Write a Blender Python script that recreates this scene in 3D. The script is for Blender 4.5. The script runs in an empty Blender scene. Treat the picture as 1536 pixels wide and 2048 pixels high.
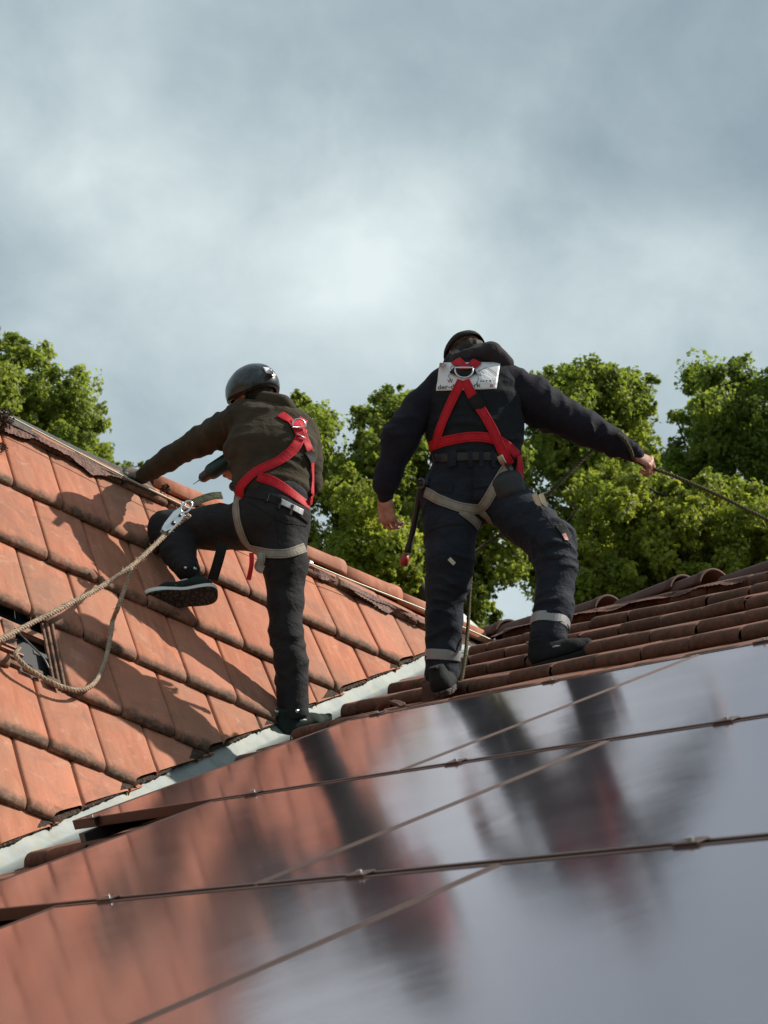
import bpy, bmesh, math, random
import numpy as np
from mathutils import Vector, Matrix
from mathutils.bvhtree import BVHTree
random.seed(7); RNG = np.random.default_rng(11)
scene = bpy.context.scene
COL = scene.collection

# ------------------------------------------------------------------ camera
PSI, PIT, ROL, TA, TB = 1.0077966554, 0.3782458203, 0.2359621218, 0.8406022062, 0.6352807220
FPX = 4659.06
EYE = np.array([0.0, 0.0, 4.6])
_f = np.array([math.cos(PSI)*math.cos(PIT), math.sin(PSI)*math.cos(PIT), math.sin(PIT)])
_r = np.array([math.sin(PSI), -math.cos(PSI), 0.0]); _u = np.cross(_r, _f)
CR = math.cos(ROL)*_r + math.sin(ROL)*_u
CU = -math.sin(ROL)*_r + math.cos(ROL)*_u
CW = _f
cam_data = bpy.data.cameras.new('camera'); cam = bpy.data.objects.new('camera', cam_data); COL.objects.link(cam)
cam.matrix_world = Matrix(((CR[0], CU[0], -CW[0], EYE[0]), (CR[1], CU[1], -CW[1], EYE[1]), (CR[2], CU[2], -CW[2], EYE[2]), (0, 0, 0, 1)))
cam_data.sensor_fit = 'VERTICAL'; cam_data.sensor_height = 36.0
cam_data.lens = 36.0*FPX/2048
cam_data.clip_end = 3000; cam_data.clip_start = 0.05
cam_data.dof.use_dof = True; cam_data.dof.focus_distance = 10.9; cam_data.dof.aperture_fstop = 9
scene.camera = cam
scene.render.resolution_x = 768; scene.render.resolution_y = 1024

# ------------------------------------------------------------------ sun and sky
SUN = 0.80*CR + 0.59*CU + 0.37*CW
SUN /= np.linalg.norm(SUN)
sun_el = math.asin(SUN[2]); sun_az = math.atan2(SUN[0], SUN[1])
sd = bpy.data.lights.new('sun', 'SUN'); sd.energy = 5.0; sd.angle = math.radians(0.6); sd.color = (1.0, 0.93, 0.82)
so = bpy.data.objects.new('sun', sd); COL.objects.link(so)
so.rotation_euler = Vector(SUN).to_track_quat('Z', 'Y').to_euler(); so.location = (0, -20, 40)
scene.view_settings.view_transform = 'Standard'; scene.view_settings.look = 'None'
scene.view_settings.exposure = 0.30; scene.view_settings.gamma = 1.0

def raydir(px, py):
    return CW + CR*((px-768)/FPX) + CU*((1024-py)/FPX)

world = bpy.data.worlds.new('World'); scene.world = world; world.use_nodes = True
wt = world.node_tree; wn = wt.nodes; wl = wt.links; wn.clear()
def N(nt, typ, **kw):
    n = nt.nodes.new(typ)
    for k, v in kw.items():
        if k in n.inputs.keys() if isinstance(k, str) else False: n.inputs[k].default_value = v
        else: setattr(n, k, v)
    return n
def mth(nt, op, a, b=None, c=None):
    n = nt.nodes.new('ShaderNodeMath'); n.operation = op
    for i, v in enumerate((a, b, c)):
        if v is None: continue
        if isinstance(v, (int, float)): n.inputs[i].default_value = v
        else: nt.links.new(v, n.inputs[i])
    return n.outputs[0]
wout = wn.new('ShaderNodeOutputWorld'); wbg = wn.new('ShaderNodeBackground')
wsky = wn.new('ShaderNodeTexSky'); wsky.sky_type = 'NISHITA'; wsky.sun_disc = False
wsky.sun_elevation = sun_el; wsky.sun_rotation = sun_az
wsky.dust_density = 1.5
tc = wn.new('ShaderNodeTexCoord')
def sky_noise(scale, detail, rough, dist, stretch=(1, 1, 1), off=(0, 0, 0)):
    mp = wn.new('ShaderNodeMapping'); mp.inputs['Scale'].default_value = stretch; mp.inputs['Location'].default_value = off
    wl.new(tc.outputs['Generated'], mp.inputs['Vector'])
    n = wn.new('ShaderNodeTexNoise'); n.inputs['Scale'].default_value = scale; n.inputs['Detail'].default_value = detail
    n.inputs['Roughness'].default_value = rough; n.inputs['Distortion'].default_value = dist
    wl.new(mp.outputs[0], n.inputs['Vector']); return n.outputs['Fac']
n1 = sky_noise(6.5, 7, 0.52, 0.25, (1, 1, 1.35), (3.1, 0.4, 1.7))
n2 = sky_noise(15, 8, 0.6, 0.3, (1, 1, 1.25), (0.3, 2.4, 5.1))
# broad light and dark cloud banks, placed as directions in the sky
def warp_dir():
    nz = wn.new('ShaderNodeTexNoise'); nz.inputs['Scale'].default_value = 9; nz.inputs['Detail'].default_value = 5
    wl.new(tc.outputs['Generated'], nz.inputs['Vector'])
    s = wn.new('ShaderNodeVectorMath'); s.operation = 'SUBTRACT'; s.inputs[1].default_value = (.5, .5, .5)
    wl.new(nz.outputs['Color'], s.inputs[0])
    m = wn.new('ShaderNodeVectorMath'); m.operation = 'SCALE'; m.inputs['Scale'].default_value = 0.11
    wl.new(s.outputs[0], m.inputs[0])
    a = wn.new('ShaderNodeVectorMath'); a.operation = 'ADD'
    wl.new(tc.outputs['Generated'], a.inputs[0]); wl.new(m.outputs[0], a.inputs[1]); return a.outputs[0]
wd = warp_dir()
def bank(px, py, rad_px, amp):
    d = raydir(px, py); d = d/np.linalg.norm(d)
    v = wn.new('ShaderNodeVectorMath'); v.operation = 'DISTANCE'; v.inputs[1].default_value = tuple(d)
    wl.new(wd, v.inputs[0])
    q = mth(wt, 'DIVIDE', v.outputs['Value'], rad_px/FPX)
    q = mth(wt, 'MULTIPLY', q, q); q = mth(wt, 'MULTIPLY', q, -1.0)
    return mth(wt, 'MULTIPLY', mth(wt, 'EXPONENT', q), amp)
tot = mth(wt, 'MULTIPLY_ADD', n1, 0.85, -0.04)
tot = mth(wt, 'ADD', tot, mth(wt, 'MULTIPLY_ADD', n2, 0.50, -0.25))
for b in [(790, 440, 220, .40), (660, 570, 300, .20), (210, 290, 250, .24), (1180, 640, 260, .17), (80, 130, 200, .00),
          (1320, 260, 330, -.24), (740, 0, 360, -.18), (1450, 60, 300, -.08), (60, 520, 170, -.07), (300, 700, 300, .08),
          (1330, 560, 180, .07), (760, 830, 420, .16), (1420, 640, 260, .08), (500, 240, 150, -.07), (980, 330, 120, .05), (430, 420, 160, .06), (620, 170, 150, .06), (1000, 110, 180, .07)]:
    tot = mth(wt, 'ADD', tot, bank(*b))
cr = wn.new('ShaderNodeValToRGB'); wl.new(tot, cr.inputs[0])
cr.color_ramp.elements[0].position = 0.12; cr.color_ramp.elements[0].color = (0.255, 0.325, 0.365, 1)
e = cr.color_ramp.elements.new(0.40); e.color = (0.355, 0.435, 0.470, 1)
e = cr.color_ramp.elements.new(0.62); e.color = (0.47, 0.555, 0.575, 1)
cr.color_ramp.elements[-1].position = 0.95; cr.color_ramp.elements[-1].color = (0.68, 0.76, 0.765, 1)
skym = wn.new('ShaderNodeMixRGB'); skym.blend_type = 'MULTIPLY'; skym.inputs[0].default_value = 1.0
skym.inputs[2].default_value = (0.09, 0.09, 0.09, 1); wl.new(wsky.outputs[0], skym.inputs[1])
mx = wn.new('ShaderNodeMixRGB'); mx.inputs[0].default_value = 0.92
wl.new(skym.outputs[0], mx.inputs[1]); wl.new(cr.outputs[0], mx.inputs[2])
wl.new(mx.outputs[0], wbg.inputs['Color']); wbg.inputs['Strength'].default_value = 1.0
wl.new(wbg.outputs[0], wout.inputs['Surface'])

# ------------------------------------------------------------------ geometry frame of the two roofs
J = np.array([7.47370798, 10.37323719, 4.45890871]) + EYE
UA = np.array([0, math.cos(TA), math.sin(TA)]); UB = np.array([math.cos(TB), 0, math.sin(TB)])
NA = np.array([0, -math.sin(TA), math.cos(TA)]); NB = np.array([-math.sin(TB), 0, math.cos(TB)])
VD = np.cross(NA, NB); VD /= np.linalg.norm(VD)
if VD[2] > 0: VD = -VD
def PA(a, s, n=0.0): return J + np.array([a, 0, 0.]) + UA*s + NA*n
def PB(b, s, n=0.0): return J + np.array([0, b, 0.]) + UB*s + NB*n
def P(px, py, d): return EYE + raydir(px, py)*d
def onplane(px, py, n, off=0.0):
    d = raydir(px, py); t = (n@(J-EYE)+off)/(n@d); return EYE + d*t
def onA(px, py, off=0.0): return onplane(px, py, NA, off)
def onB(px, py, off=0.0): return onplane(px, py, NB, off)
def pr(px, d): return px*d/FPX
Z = np.array([0, 0, 1.0])
def nrm(v): v = np.asarray(v, float); return v/np.linalg.norm(v)
def cdir(x, y, z): return nrm(CR*x + CU*y + CW*z)

# ------------------------------------------------------------------ object helpers
def link(o, parent=None):
    COL.objects.link(o)
    if parent is not None: o.parent = parent
    return o
def tag(o, label=None, cat=None, group=None, kind=None):
    if label: o['label'] = label
    if cat: o['category'] = cat
    if group: o['group'] = group
    if kind: o['kind'] = kind
    return o
def thing(name, label, cat, group=None, loc=None):
    o = bpy.data.objects.new(name, None); o.empty_display_size = 0.1
    link(o); tag(o, label, cat, group); o['_loc'] = 1
    if loc is not None: o.location = tuple(loc)
    del o['_loc']; return o
def mk(name, verts, faces, mat, parent=None, smooth=True, attr=None):
    V = np.asarray(verts, float)
    off = np.zeros(3)
    q_ = parent
    while q_ is not None: off = off+np.array(q_.location); q_ = q_.parent
    me = bpy.data.meshes.new(name); me.from_pydata((V-off).tolist(), [], [tuple(int(i) for i in f) for f in faces]); me.update()
    if smooth:
        me.polygons.foreach_set('use_smooth', [True]*len(me.polygons))
    if attr is not None:
        ca = me.color_attributes.new('tone', 'FLOAT_COLOR', 'POINT')
        arr = np.ones((len(V), 4)); arr[:, :attr.shape[1]] = attr
        ca.data.foreach_set('color', arr.ravel())
    if mat is not None: me.materials.append(mat)
    return link(bpy.data.objects.new(name, me), parent)
class MB:
    """collects shapes for ONE mesh"""
    def __init__(s): s.v = []; s.f = []; s.a = []
    def add(s, v, f, tone=None):
        n = len(s.v); s.v += [tuple(q) for q in v]; s.f += [tuple(i+n for i in q) for q in f]
        s.a += [tone if tone is not None else (1, 1, 1)]*len(v)
    def box(s, c, ax, ay, az, tone=None):
        c = np.asarray(c, float); ax = np.asarray(ax, float); ay = np.asarray(ay, float); az = np.asarray(az, float)
        v = [c+ax*i+ay*j+az*k for i in (-1, 1) for j in (-1, 1) for k in (-1, 1)]
        s.add(v, [(0, 1, 3, 2), (4, 6, 7, 5), (0, 4, 5, 1), (2, 3, 7, 6), (0, 2, 6, 4), (1, 5, 7, 3)], tone)
    def tube(s, pts, rad, seg=8, cap=True, closed=False, tone=None):
        pts = [np.asarray(p, float) for p in pts]; n = len(pts)
        rr = rad if hasattr(rad, '__len__') else [rad]*n
        V = []; up = None
        for i, p in enumerate(pts):
            if closed: t = pts[(i+1) % n]-pts[i-1]
            else: t = pts[min(i+1, n-1)]-pts[max(i-1, 0)]
            t = nrm(t)
            if up is None:
                up = np.cross(t, [0, 0, 1.]);
                if np.linalg.norm(up) < 1e-3: up = np.cross(t, [0, 1., 0])
            up = nrm(up - t*(up@t)); q = np.cross(t, up)
            for k in range(seg):
                a = 2*math.pi*k/seg; V.append(p+(up*math.cos(a)+q*math.sin(a))*rr[i])
        F = []
        for i in range(n if closed else n-1):
            for k in range(seg):
                a = i*seg+k; b = i*seg+(k+1) % seg; c = ((i+1) % n)*seg+(k+1) % seg; d = ((i+1) % n)*seg+k
                F.append((a, b, c, d))
        if cap and not closed:
            F.append(tuple(range(seg-1, -1, -1))); F.append(tuple((n-1)*seg+k for k in range(seg)))
        s.add(V, F, tone)
    def build(s, name, mat, parent=None, smooth=False):
        return mk(name, s.v, s.f, mat, parent, smooth, np.array(s.a, float))
def crom(pts, n=8, closed=False):
    P_ = [np.asarray(p, float) for p in pts]; out = []; m = len(P_)
    rng = range(m if closed else m-1)
    for i in rng:
        p0 = P_[i-1] if (i > 0 or closed) else P_[0]*2-P_[1]; p1 = P_[i]; p2 = P_[(i+1) % m]
        p3 = P_[(i+2) % m] if (i+2 < m or closed) else P_[-1]*2-P_[-2]
        for k in range(n):
            t = k/n
            out.append(.5*((2*p1)+(-p0+p2)*t+(2*p0-5*p1+4*p2-p3)*t*t+(-p0+3*p1-3*p2+p3)*t**3))
    if not closed: out.append(P_[-1])
    return out
def bevel(o, w=0.004, seg=2):
    m = o.modifiers.new('bevel', 'BEVEL'); m.width = w; m.segments = seg; m.limit_method = 'ANGLE'
    return o

# ------------------------------------------------------------------ materials
def mat(name, col=(.5, .5, .5), rough=.6, metal=0.0, spec=0.5, coat=0.0, sheen=0.0):
    m = bpy.data.materials.new(name); m.use_nodes = True
    b = m.node_tree.nodes['Principled BSDF']
    b.inputs['Base Color'].default_value = (*col, 1); b.inputs['Roughness'].default_value = rough
    b.inputs['Metallic'].default_value = metal; b.inputs['Specular IOR Level'].default_value = spec
    b.inputs['Coat Weight'].default_value = coat; b.inputs['Sheen Weight'].default_value = sheen
    return m
def noise(nt, scale, detail=4, rough=.5, dist=0.0, vec=None, stretch=None, coord='Object'):
    n = nt.nodes.new('ShaderNodeTexNoise'); n.inputs['Scale'].default_value = scale; n.inputs['Detail'].default_value = detail
    n.inputs['Roughness'].default_value = rough; n.inputs['Distortion'].default_value = dist
    if vec is None:
        t = nt.nodes.new('ShaderNodeTexCoord'); vec = t.outputs[coord]
    if stretch is not None:
        mp = nt.nodes.new('ShaderNodeMapping'); mp.inputs['Scale'].default_value = stretch; nt.links.new(vec, mp.inputs[0]); vec = mp.outputs[0]
    nt.links.new(vec, n.inputs['Vector']); return n.outputs['Fac']
def ramp(nt, fac, stops):
    r = nt.nodes.new('ShaderNodeValToRGB'); nt.links.new(fac, r.inputs[0]); el = r.color_ramp.elements
    el[0].position, el[0].color = stops[0][0], (*stops[0][1], 1)
    el[1].position, el[1].color = stops[-1][0], (*stops[-1][1], 1)
    for p_, c_ in stops[1:-1]:
        q = el.new(p_); q.color = (*c_, 1)
    return r.outputs[0]
def mixc(nt, fac, a, b, mode='MIX'):
    n = nt.nodes.new('ShaderNodeMixRGB'); n.blend_type = mode
    for i, v in enumerate((fac, a, b)):
        if isinstance(v, (int, float)): n.inputs[i].default_value = v
        elif isinstance(v, tuple): n.inputs[i].default_value = (*v, 1)
        else: nt.links.new(v, n.inputs[i])
    return n.outputs[0]
def bump(m, h, strength=.3, dist=.01, prev=None):
    nt = m.node_tree; b = nt.nodes.new('ShaderNodeBump'); b.inputs['Strength'].default_value = strength; b.inputs['Distance'].default_value = dist
    nt.links.new(h, b.inputs['Height'])
    if prev is not None: nt.links.new(prev, b.inputs['Normal'])
    nt.links.new(b.outputs[0], nt.nodes['Principled BSDF'].inputs['Normal']); return b.outputs[0]
def setc(m, sock, name='Base Color'): m.node_tree.links.new(sock, m.node_tree.nodes['Principled BSDF'].inputs[name])

def tile_material(name, slope_dir, brown_mix=0.0):
    m = mat(name, rough=.8, spec=.25); nt = m.node_tree
    at = nt.nodes.new('ShaderNodeAttribute'); at.attribute_name = 'tone'
    sep = nt.nodes.new('ShaderNodeSeparateColor'); nt.links.new(at.outputs['Color'], sep.inputs[0])
    st = (5, .8, .8) if slope_dir == 'A' else (.8, 5, .8)
    big = noise(nt, 2.2, 5, .6, .4); streak = noise(nt, 5, 5, .6, .3, stretch=st); fine = noise(nt, 90, 6, .7); mid = noise(nt, 14, 6, .65, .3)
    c = ramp(nt, streak, [(.3, (.32, .108, .060)), (.5, (.42, .152, .082)), (.72, (.50, .205, .120))])
    c = mixc(nt, mth(nt, 'MULTIPLY', sep.outputs[0], .45), c, (.33, .125, .085))
    c = mixc(nt, mth(nt, 'MULTIPLY', mth(nt, 'GREATER_THAN', sep.outputs[0], .8), .25), c, (.62, .27, .17))
    c = mixc(nt, ramp(nt, big, [(.42, (0, 0, 0)), (.68, (.7, .7, .7))]), c, (.27, .15, .10))
    c = mixc(nt, ramp(nt, fine, [(.35, (.22, .22, .22)), (.6, (0, 0, 0))]), c, (.28, .11, .07))
    stn = ramp(nt, noise(nt, 3.6, 7, .7, .8), [(.52, (0, 0, 0)), (.66, (.55, .55, .55))])
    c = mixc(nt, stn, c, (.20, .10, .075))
    pal = ramp(nt, noise(nt, 11, 7, .75, .6), [(.56, (0, 0, 0)), (.70, (.45, .45, .45))])
    c = mixc(nt, pal, c, (.50, .32, .24))
    # dirt and lichen that collects on the rolled lower lips
    dm = mth(nt, 'ADD', mth(nt, 'MULTIPLY', sep.outputs[1], 1.0), mth(nt, 'MULTIPLY_ADD', mid, 2.0, -1.15))
    dirt = ramp(nt, dm, [(.22, (0, 0, 0)), (.60, (.50, .50, .50)), (.95, (.93, .93, .93))])
    dcol = ramp(nt, noise(nt, 45, 6, .7), [(.35, (.035, .028, .022)), (.55, (.10, .065, .045)), (.72, (.24, .19, .13))])
    c = mixc(nt, dirt, c, dcol)
    if brown_mix > 0:  # mixes in a darker brown, strongest on the ridge tiles
        c = mixc(nt, ramp(nt, noise(nt, 6, 6, .65, .5), [(.3, (brown_mix,)*3), (.7, (brown_mix*.6,)*3)]), c, (.082, .042, .032))
    setc(m, c)
    h = mth(nt, 'ADD', mth(nt, 'MULTIPLY', fine, .35), mid)
    bump(m, h, .35, .006); return m
M = {}
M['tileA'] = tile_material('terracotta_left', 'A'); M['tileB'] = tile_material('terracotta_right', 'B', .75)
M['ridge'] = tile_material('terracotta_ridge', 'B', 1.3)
def cloth(name, col, col2, scale=26, rough=.9, bstr=.35, sheen=.02, weave=600):
    m = mat(name, col, rough, sheen=sheen, spec=.18); nt = m.node_tree
    a = noise(nt, scale, 5, .6, .8); b = noise(nt, 7, 4, .6, .5)
    setc(m, mixc(nt, ramp(nt, b, [(.35, (0, 0, 0)), (.75, (1, 1, 1))]), col, col2))
    p = bump(m, noise(nt, weave, 2, .5), .25, .0012)
    w_ = noise(nt, 9, 5, .55, 1.1, None, (1, 1, 2.2)); p = bump(m, w_, min(1, bstr*.8), .022, p)
    bump(m, a, bstr, .016, p); return m
M['hoodieR'] = cloth('charcoal_fleece', (.011, .011, .019), (.021, .020, .030), 16)
M['vest'] = cloth('black_vest', (.010, .013, .017), (.018, .022, .027), 22)
M['trouR'] = cloth('navy_workwear', (.012, .016, .026), (.024, .030, .042), 20, .85, .5)
M['trouL'] = cloth('charcoal_stretch', (.014, .014, .016), (.026, .026, .029), 18, .8, .4)
M['fleeceL'] = cloth('olive_brown_fleece', (.038, .031, .020), (.062, .050, .034), 15, .95, .45)
M['hood'] = cloth('faded_hood', (.026, .022, .026), (.040, .034, .038), 20)
M['red'] = cloth('red_webbing', (.50, .012, .025), (.60, .02, .035), 40, .6, .1, .0, 900)
M['grey_web'] = cloth('grey_webbing', (.24, .22, .185), (.34, .31, .26), 30, .75, .15, 0, 900)
M['black_web'] = cloth('black_webbing', (.012, .012, .013), (.02, .02, .02), 40, .7, .2)
M['olive_web'] = cloth('olive_webbing', (.10, .10, .06), (.16, .15, .10), 60, .9, .5)
M['reflect'] = mat('reflective_band', (.27, .27, .28), .45, .2)
for kk in ('red', 'grey_web', 'black_web', 'olive_web'):      # two rows of stitching along every webbing strap
    m_ = M[kk]; nt_ = m_.node_tree; b_ = nt_.nodes['Principled BSDF']; src = b_.inputs['Base Color'].links[0].from_socket
    at_ = nt_.nodes.new('ShaderNodeAttribute'); at_.attribute_name = 'tone'; sp_ = nt_.nodes.new('ShaderNodeSeparateColor'); nt_.links.new(at_.outputs['Color'], sp_.inputs[0])
    dd = mth(nt_, 'ABSOLUTE', mth(nt_, 'SUBTRACT', mth(nt_, 'ABSOLUTE', mth(nt_, 'SUBTRACT', sp_.outputs[0], .5)), .33))
    ln = mth(nt_, 'MULTIPLY', mth(nt_, 'LESS_THAN', dd, .035), sp_.outputs[1])
    wear_ = ramp(nt_, noise(nt_, 30, 5, .7, .5), [(.42, (0, 0, 0)), (.7, (.55, .55, .55))])
    c_ = mixc(nt_, wear_, src, (.55, .55, .55), 'MULTIPLY'); c_ = mixc(nt_, mth(nt_, 'MULTIPLY', ln, .6), c_, (.25, .25, .25), 'MULTIPLY')
    nt_.links.new(c_, b_.inputs['Base Color'])
M['belt'] = mat('belt_leather', (.012, .012, .014), .55)
def skin():
    m = mat('skin', (.46, .22, .15), .55, spec=.35); nt = m.node_tree
    m.node_tree.nodes['Principled BSDF'].inputs['Subsurface Weight'].default_value = .08
    m.node_tree.nodes['Principled BSDF'].inputs['Subsurface Radius'].default_value = (.012, .005, .003)
    setc(m, ramp(nt, noise(nt, 40, 4), [(.35, (.36, .17, .125)), (.65, (.48, .26, .20))]))
    bump(m, noise(nt, 220, 3), .2, .001); return m
M['skin'] = skin()
M['hair'] = mat('dark_hair', (.02, .013, .009), .6); bump(M['hair'], noise(M['hair'].node_tree, 60, 4, .6, 0, None, (1, 1, 6)), .8, .01)
M['helmet'] = mat('helmet_shell', (.010, .012, .016), .30, coat=.25)
nt_ = M['helmet'].node_tree
setc(M['helmet'], ramp(nt_, noise(nt_, 11, 3, .5, 1.2), [(.45, (.008, .009, .012)), (.52, (.03, .04, .045)), (.62, (.010, .014, .022))]))
M['steel'] = mat('galvanised_steel', (.62, .63, .64), .32, 1.0)
nt_ = M['steel'].node_tree; bump(M['steel'], noise(nt_, 60, 4), .2, .002)
M['steel_dark'] = mat('dark_steel', (.08, .08, .085), .4, .8)
M['black_metal'] = mat('black_anodised', (.018, .017, .018), .38, .0, .6, .3)
M['frame'] = mat('frame_reflected_brown', (.085, .045, .034), .42, .3, .5, .0)  # black frames; the sunlit tiles' brown reflection is put into the base colour
M['cap'] = cloth('black_cap', (.010, .010, .010), (.018, .018, .017), 30)
M['rubber'] = mat('rubber_sole', (.022, .019, .018), .75)
nt_ = M['rubber'].node_tree
vr = nt_.nodes.new('ShaderNodeTexVoronoi'); vr.feature = 'DISTANCE_TO_EDGE'; vr.inputs['Scale'].default_value = 38
tc_ = nt_.nodes.new('ShaderNodeTexCoord'); nt_.links.new(tc_.outputs['Object'], vr.inputs['Vector'])
setc(M['rubber'], ramp(nt_, vr.outputs['Distance'], [(.02, (.006, .005, .005)), (.10, (.05, .035, .028))]))
bump(M['rubber'], ramp(nt_, vr.outputs['Distance'], [(.0, (0, 0, 0)), (.14, (1, 1, 1))]), 1.0, .01)
M['midsole'] = mat('white_foam', (.62, .64, .60), .6)
M['shoe'] = cloth('shoe_mesh', (.012, .020, .018), (.022, .032, .030), 60, .8, .2)
M['shoe_black'] = cloth('black_suede', (.010, .012, .013), (.016, .018, .02), 50, .85, .2)
M['pale_trim'] = mat('pale_trim', (.55, .57, .50), .6)
def flashing():
    m = mat('zinc_flashing', (.5, .55, .55), .5, .35); nt = m.node_tree
    c = ramp(nt, noise(nt, 9, 7, .65, 1.0), [(.3, (.20, .225, .228)), (.5, (.25, .278, .276)), (.7, (.30, .32, .31))])
    c = mixc(nt, ramp(nt, noise(nt, 18, 6, .7, .5), [(.50, (0, 0, 0)), (.66, (.7, .7, .7))]), c, (.30, .27, .18))
    c = mixc(nt, ramp(nt, noise(nt, 4, 4, .6), [(.45, (0, 0, 0)), (.7, (.5, .5, .5))]), c, (.20, .23, .23))
    setc(m, c); bump(m, noise(nt, 5, 2, .5, .3), .25, .02); return m
M['zinc'] = flashing()
M['grime'] = mat('dark_foam_and_moss', (.04, .03, .02), .95); nt_ = M['grime'].node_tree
setc(M['grime'], ramp(nt_, noise(nt_, 50, 6, .7), [(.35, (.014, .009, .007)), (.6, (.07, .040, .022)), (.75, (.16, .11, .05))])); bump(M['grime'], noise(nt_, 80, 5), 1, .02)
M['apron'] = mat('pleated_apron', (.16, .05, .04), .7); nt_ = M['apron'].node_tree
setc(M['apron'], ramp(nt_, noise(nt_, 30, 6, .7), [(.35, (.045, .018, .013)), (.6, (.17, .06, .038)), (.8, (.30, .13, .085))])); bump(M['apron'], noise(nt_, 70, 4), .8, .01)
M['felt'] = mat('bitumen_felt', (.045, .045, .040), .8); nt_ = M['felt'].node_tree
setc(M['felt'], ramp(nt_, noise(nt_, 40, 6, .7), [(.4, (.03, .03, .028)), (.68, (.085, .08, .065)), (.75, (.2, .2, .16))])); bump(M['felt'], noise(nt_, 120, 5), .5, .01)
M['membrane'] = mat('dark_membrane', (.006, .009, .012), .5)
M['batten'] = mat('wood_batten', (.26, .11, .06), .8); nt_ = M['batten'].node_tree
setc(M['batten'], ramp(nt_, noise(nt_, 8, 5, .6, 0, None, (1, 12, 12)), [(.3, (.12, .05, .03)), (.7, (.42, .20, .12))]))
M['render_wall'] = mat('cream_render', (.55, .50, .42), .9); nt_ = M['render_wall'].node_tree
setc(M['render_wall'], ramp(nt_, noise(nt_, 3, 6), [(.3, (.46, .42, .35)), (.7, (.6, .55, .47))])); bump(M['render_wall'], noise(nt_, 200, 3), .4, .004)
M['gutter'] = mat('copper_gutter', (.20, .10, .07), .5, .6)
M['grass'] = mat('lawn', (.06, .10, .025), .95); nt_ = M['grass'].node_tree
setc(M['grass'], ramp(nt_, noise(nt_, .6, 8, .7), [(.3, (.035, .06, .015)), (.7, (.10, .14, .04))])); bump(M['grass'], noise(nt_, 25, 6), .8, .05)
def rope_mat(name, c1, c2, scale=120):
    m = mat(name, c1, .85, spec=.2); nt = m.node_tree
    c = ramp(nt, noise(nt, scale, 5, .75, 1.5), [(.34, c1), (.62, c2)])
    c = mixc(nt, ramp(nt, noise(nt, 22, 4, .6), [(.45, (0, 0, 0)), (.7, (.55, .55, .55))]), c, c1)
    setc(m, c)
    bump(m, noise(nt, 230, 3, .5, 2.0), .9, .006); return m
M['rope'] = rope_mat('weathered_rope', (.22, .15, .10), (.66, .53, .40))
M['rope2'] = rope_mat('green_rope', (.055, .05, .025), (.17, .15, .085))
# glossy panel glass over dark cells with fine cell wiring
def glass_mat():
    m = mat('panel_glass', (.034, .030, .036), .5, 0, .3, .0); nt = m.node_tree
    b = nt.nodes['Principled BSDF']; out = nt.nodes['Material Output']
    dust = ramp(nt, noise(nt, 260, 2, .5), [(.70, (0, 0, 0)), (.80, (.30, .30, .30))])
    setc(m, mixc(nt, dust, (.030, .024, .028), (.35, .33, .30)))
    gl = nt.nodes.new('ShaderNodeBsdfGlossy'); gl.inputs['Color'].default_value = (.84, .745, .785, 1)
    nt.links.new(ramp(nt, noise(nt, 3.0, 4, .6, .3), [(.3, (.09, .09, .09)), (.7, (.13, .13, .13))]), gl.inputs['Roughness'])
    b1 = nt.nodes.new('ShaderNodeBump'); b1.inputs['Strength'].default_value = .05; b1.inputs['Distance'].default_value = .03
    nt.links.new(noise(nt, 1.6, 3), b1.inputs['Height'])
    b2 = nt.nodes.new('ShaderNodeBump'); b2.inputs['Strength'].default_value = .035; b2.inputs['Distance'].default_value = .004
    nt.links.new(noise(nt, 34, 3, .6, 0, None, (.35, 2.6, .35)), b2.inputs['Height']); nt.links.new(b1.outputs[0], b2.inputs['Normal'])
    nt.links.new(b2.outputs[0], gl.inputs['Normal'])
    lw = nt.nodes.new('ShaderNodeLayerWeight'); lw.inputs['Blend'].default_value = .5
    fac = mth(nt, 'MULTIPLY_ADD', mth(nt, 'POWER', lw.outputs['Facing'], 1.5), .93, .03)
    mx_ = nt.nodes.new('ShaderNodeMixShader'); nt.links.new(fac, mx_.inputs[0]); nt.links.new(b.outputs[0], mx_.inputs[1]); nt.links.new(gl.outputs[0], mx_.inputs[2])
    nt.links.new(mx_.outputs[0], out.inputs['Surface']); return m
M['glass'] = glass_mat()

# ================================================================== SETTING
g = 400.0
mk('ground', [(-g, -g, 0), (g, -g, 0), (g, g, 0), (-g, g, 0)], [(0, 1, 2, 3)], M['grass'], smooth=False)['kind'] = 'structure'

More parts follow.
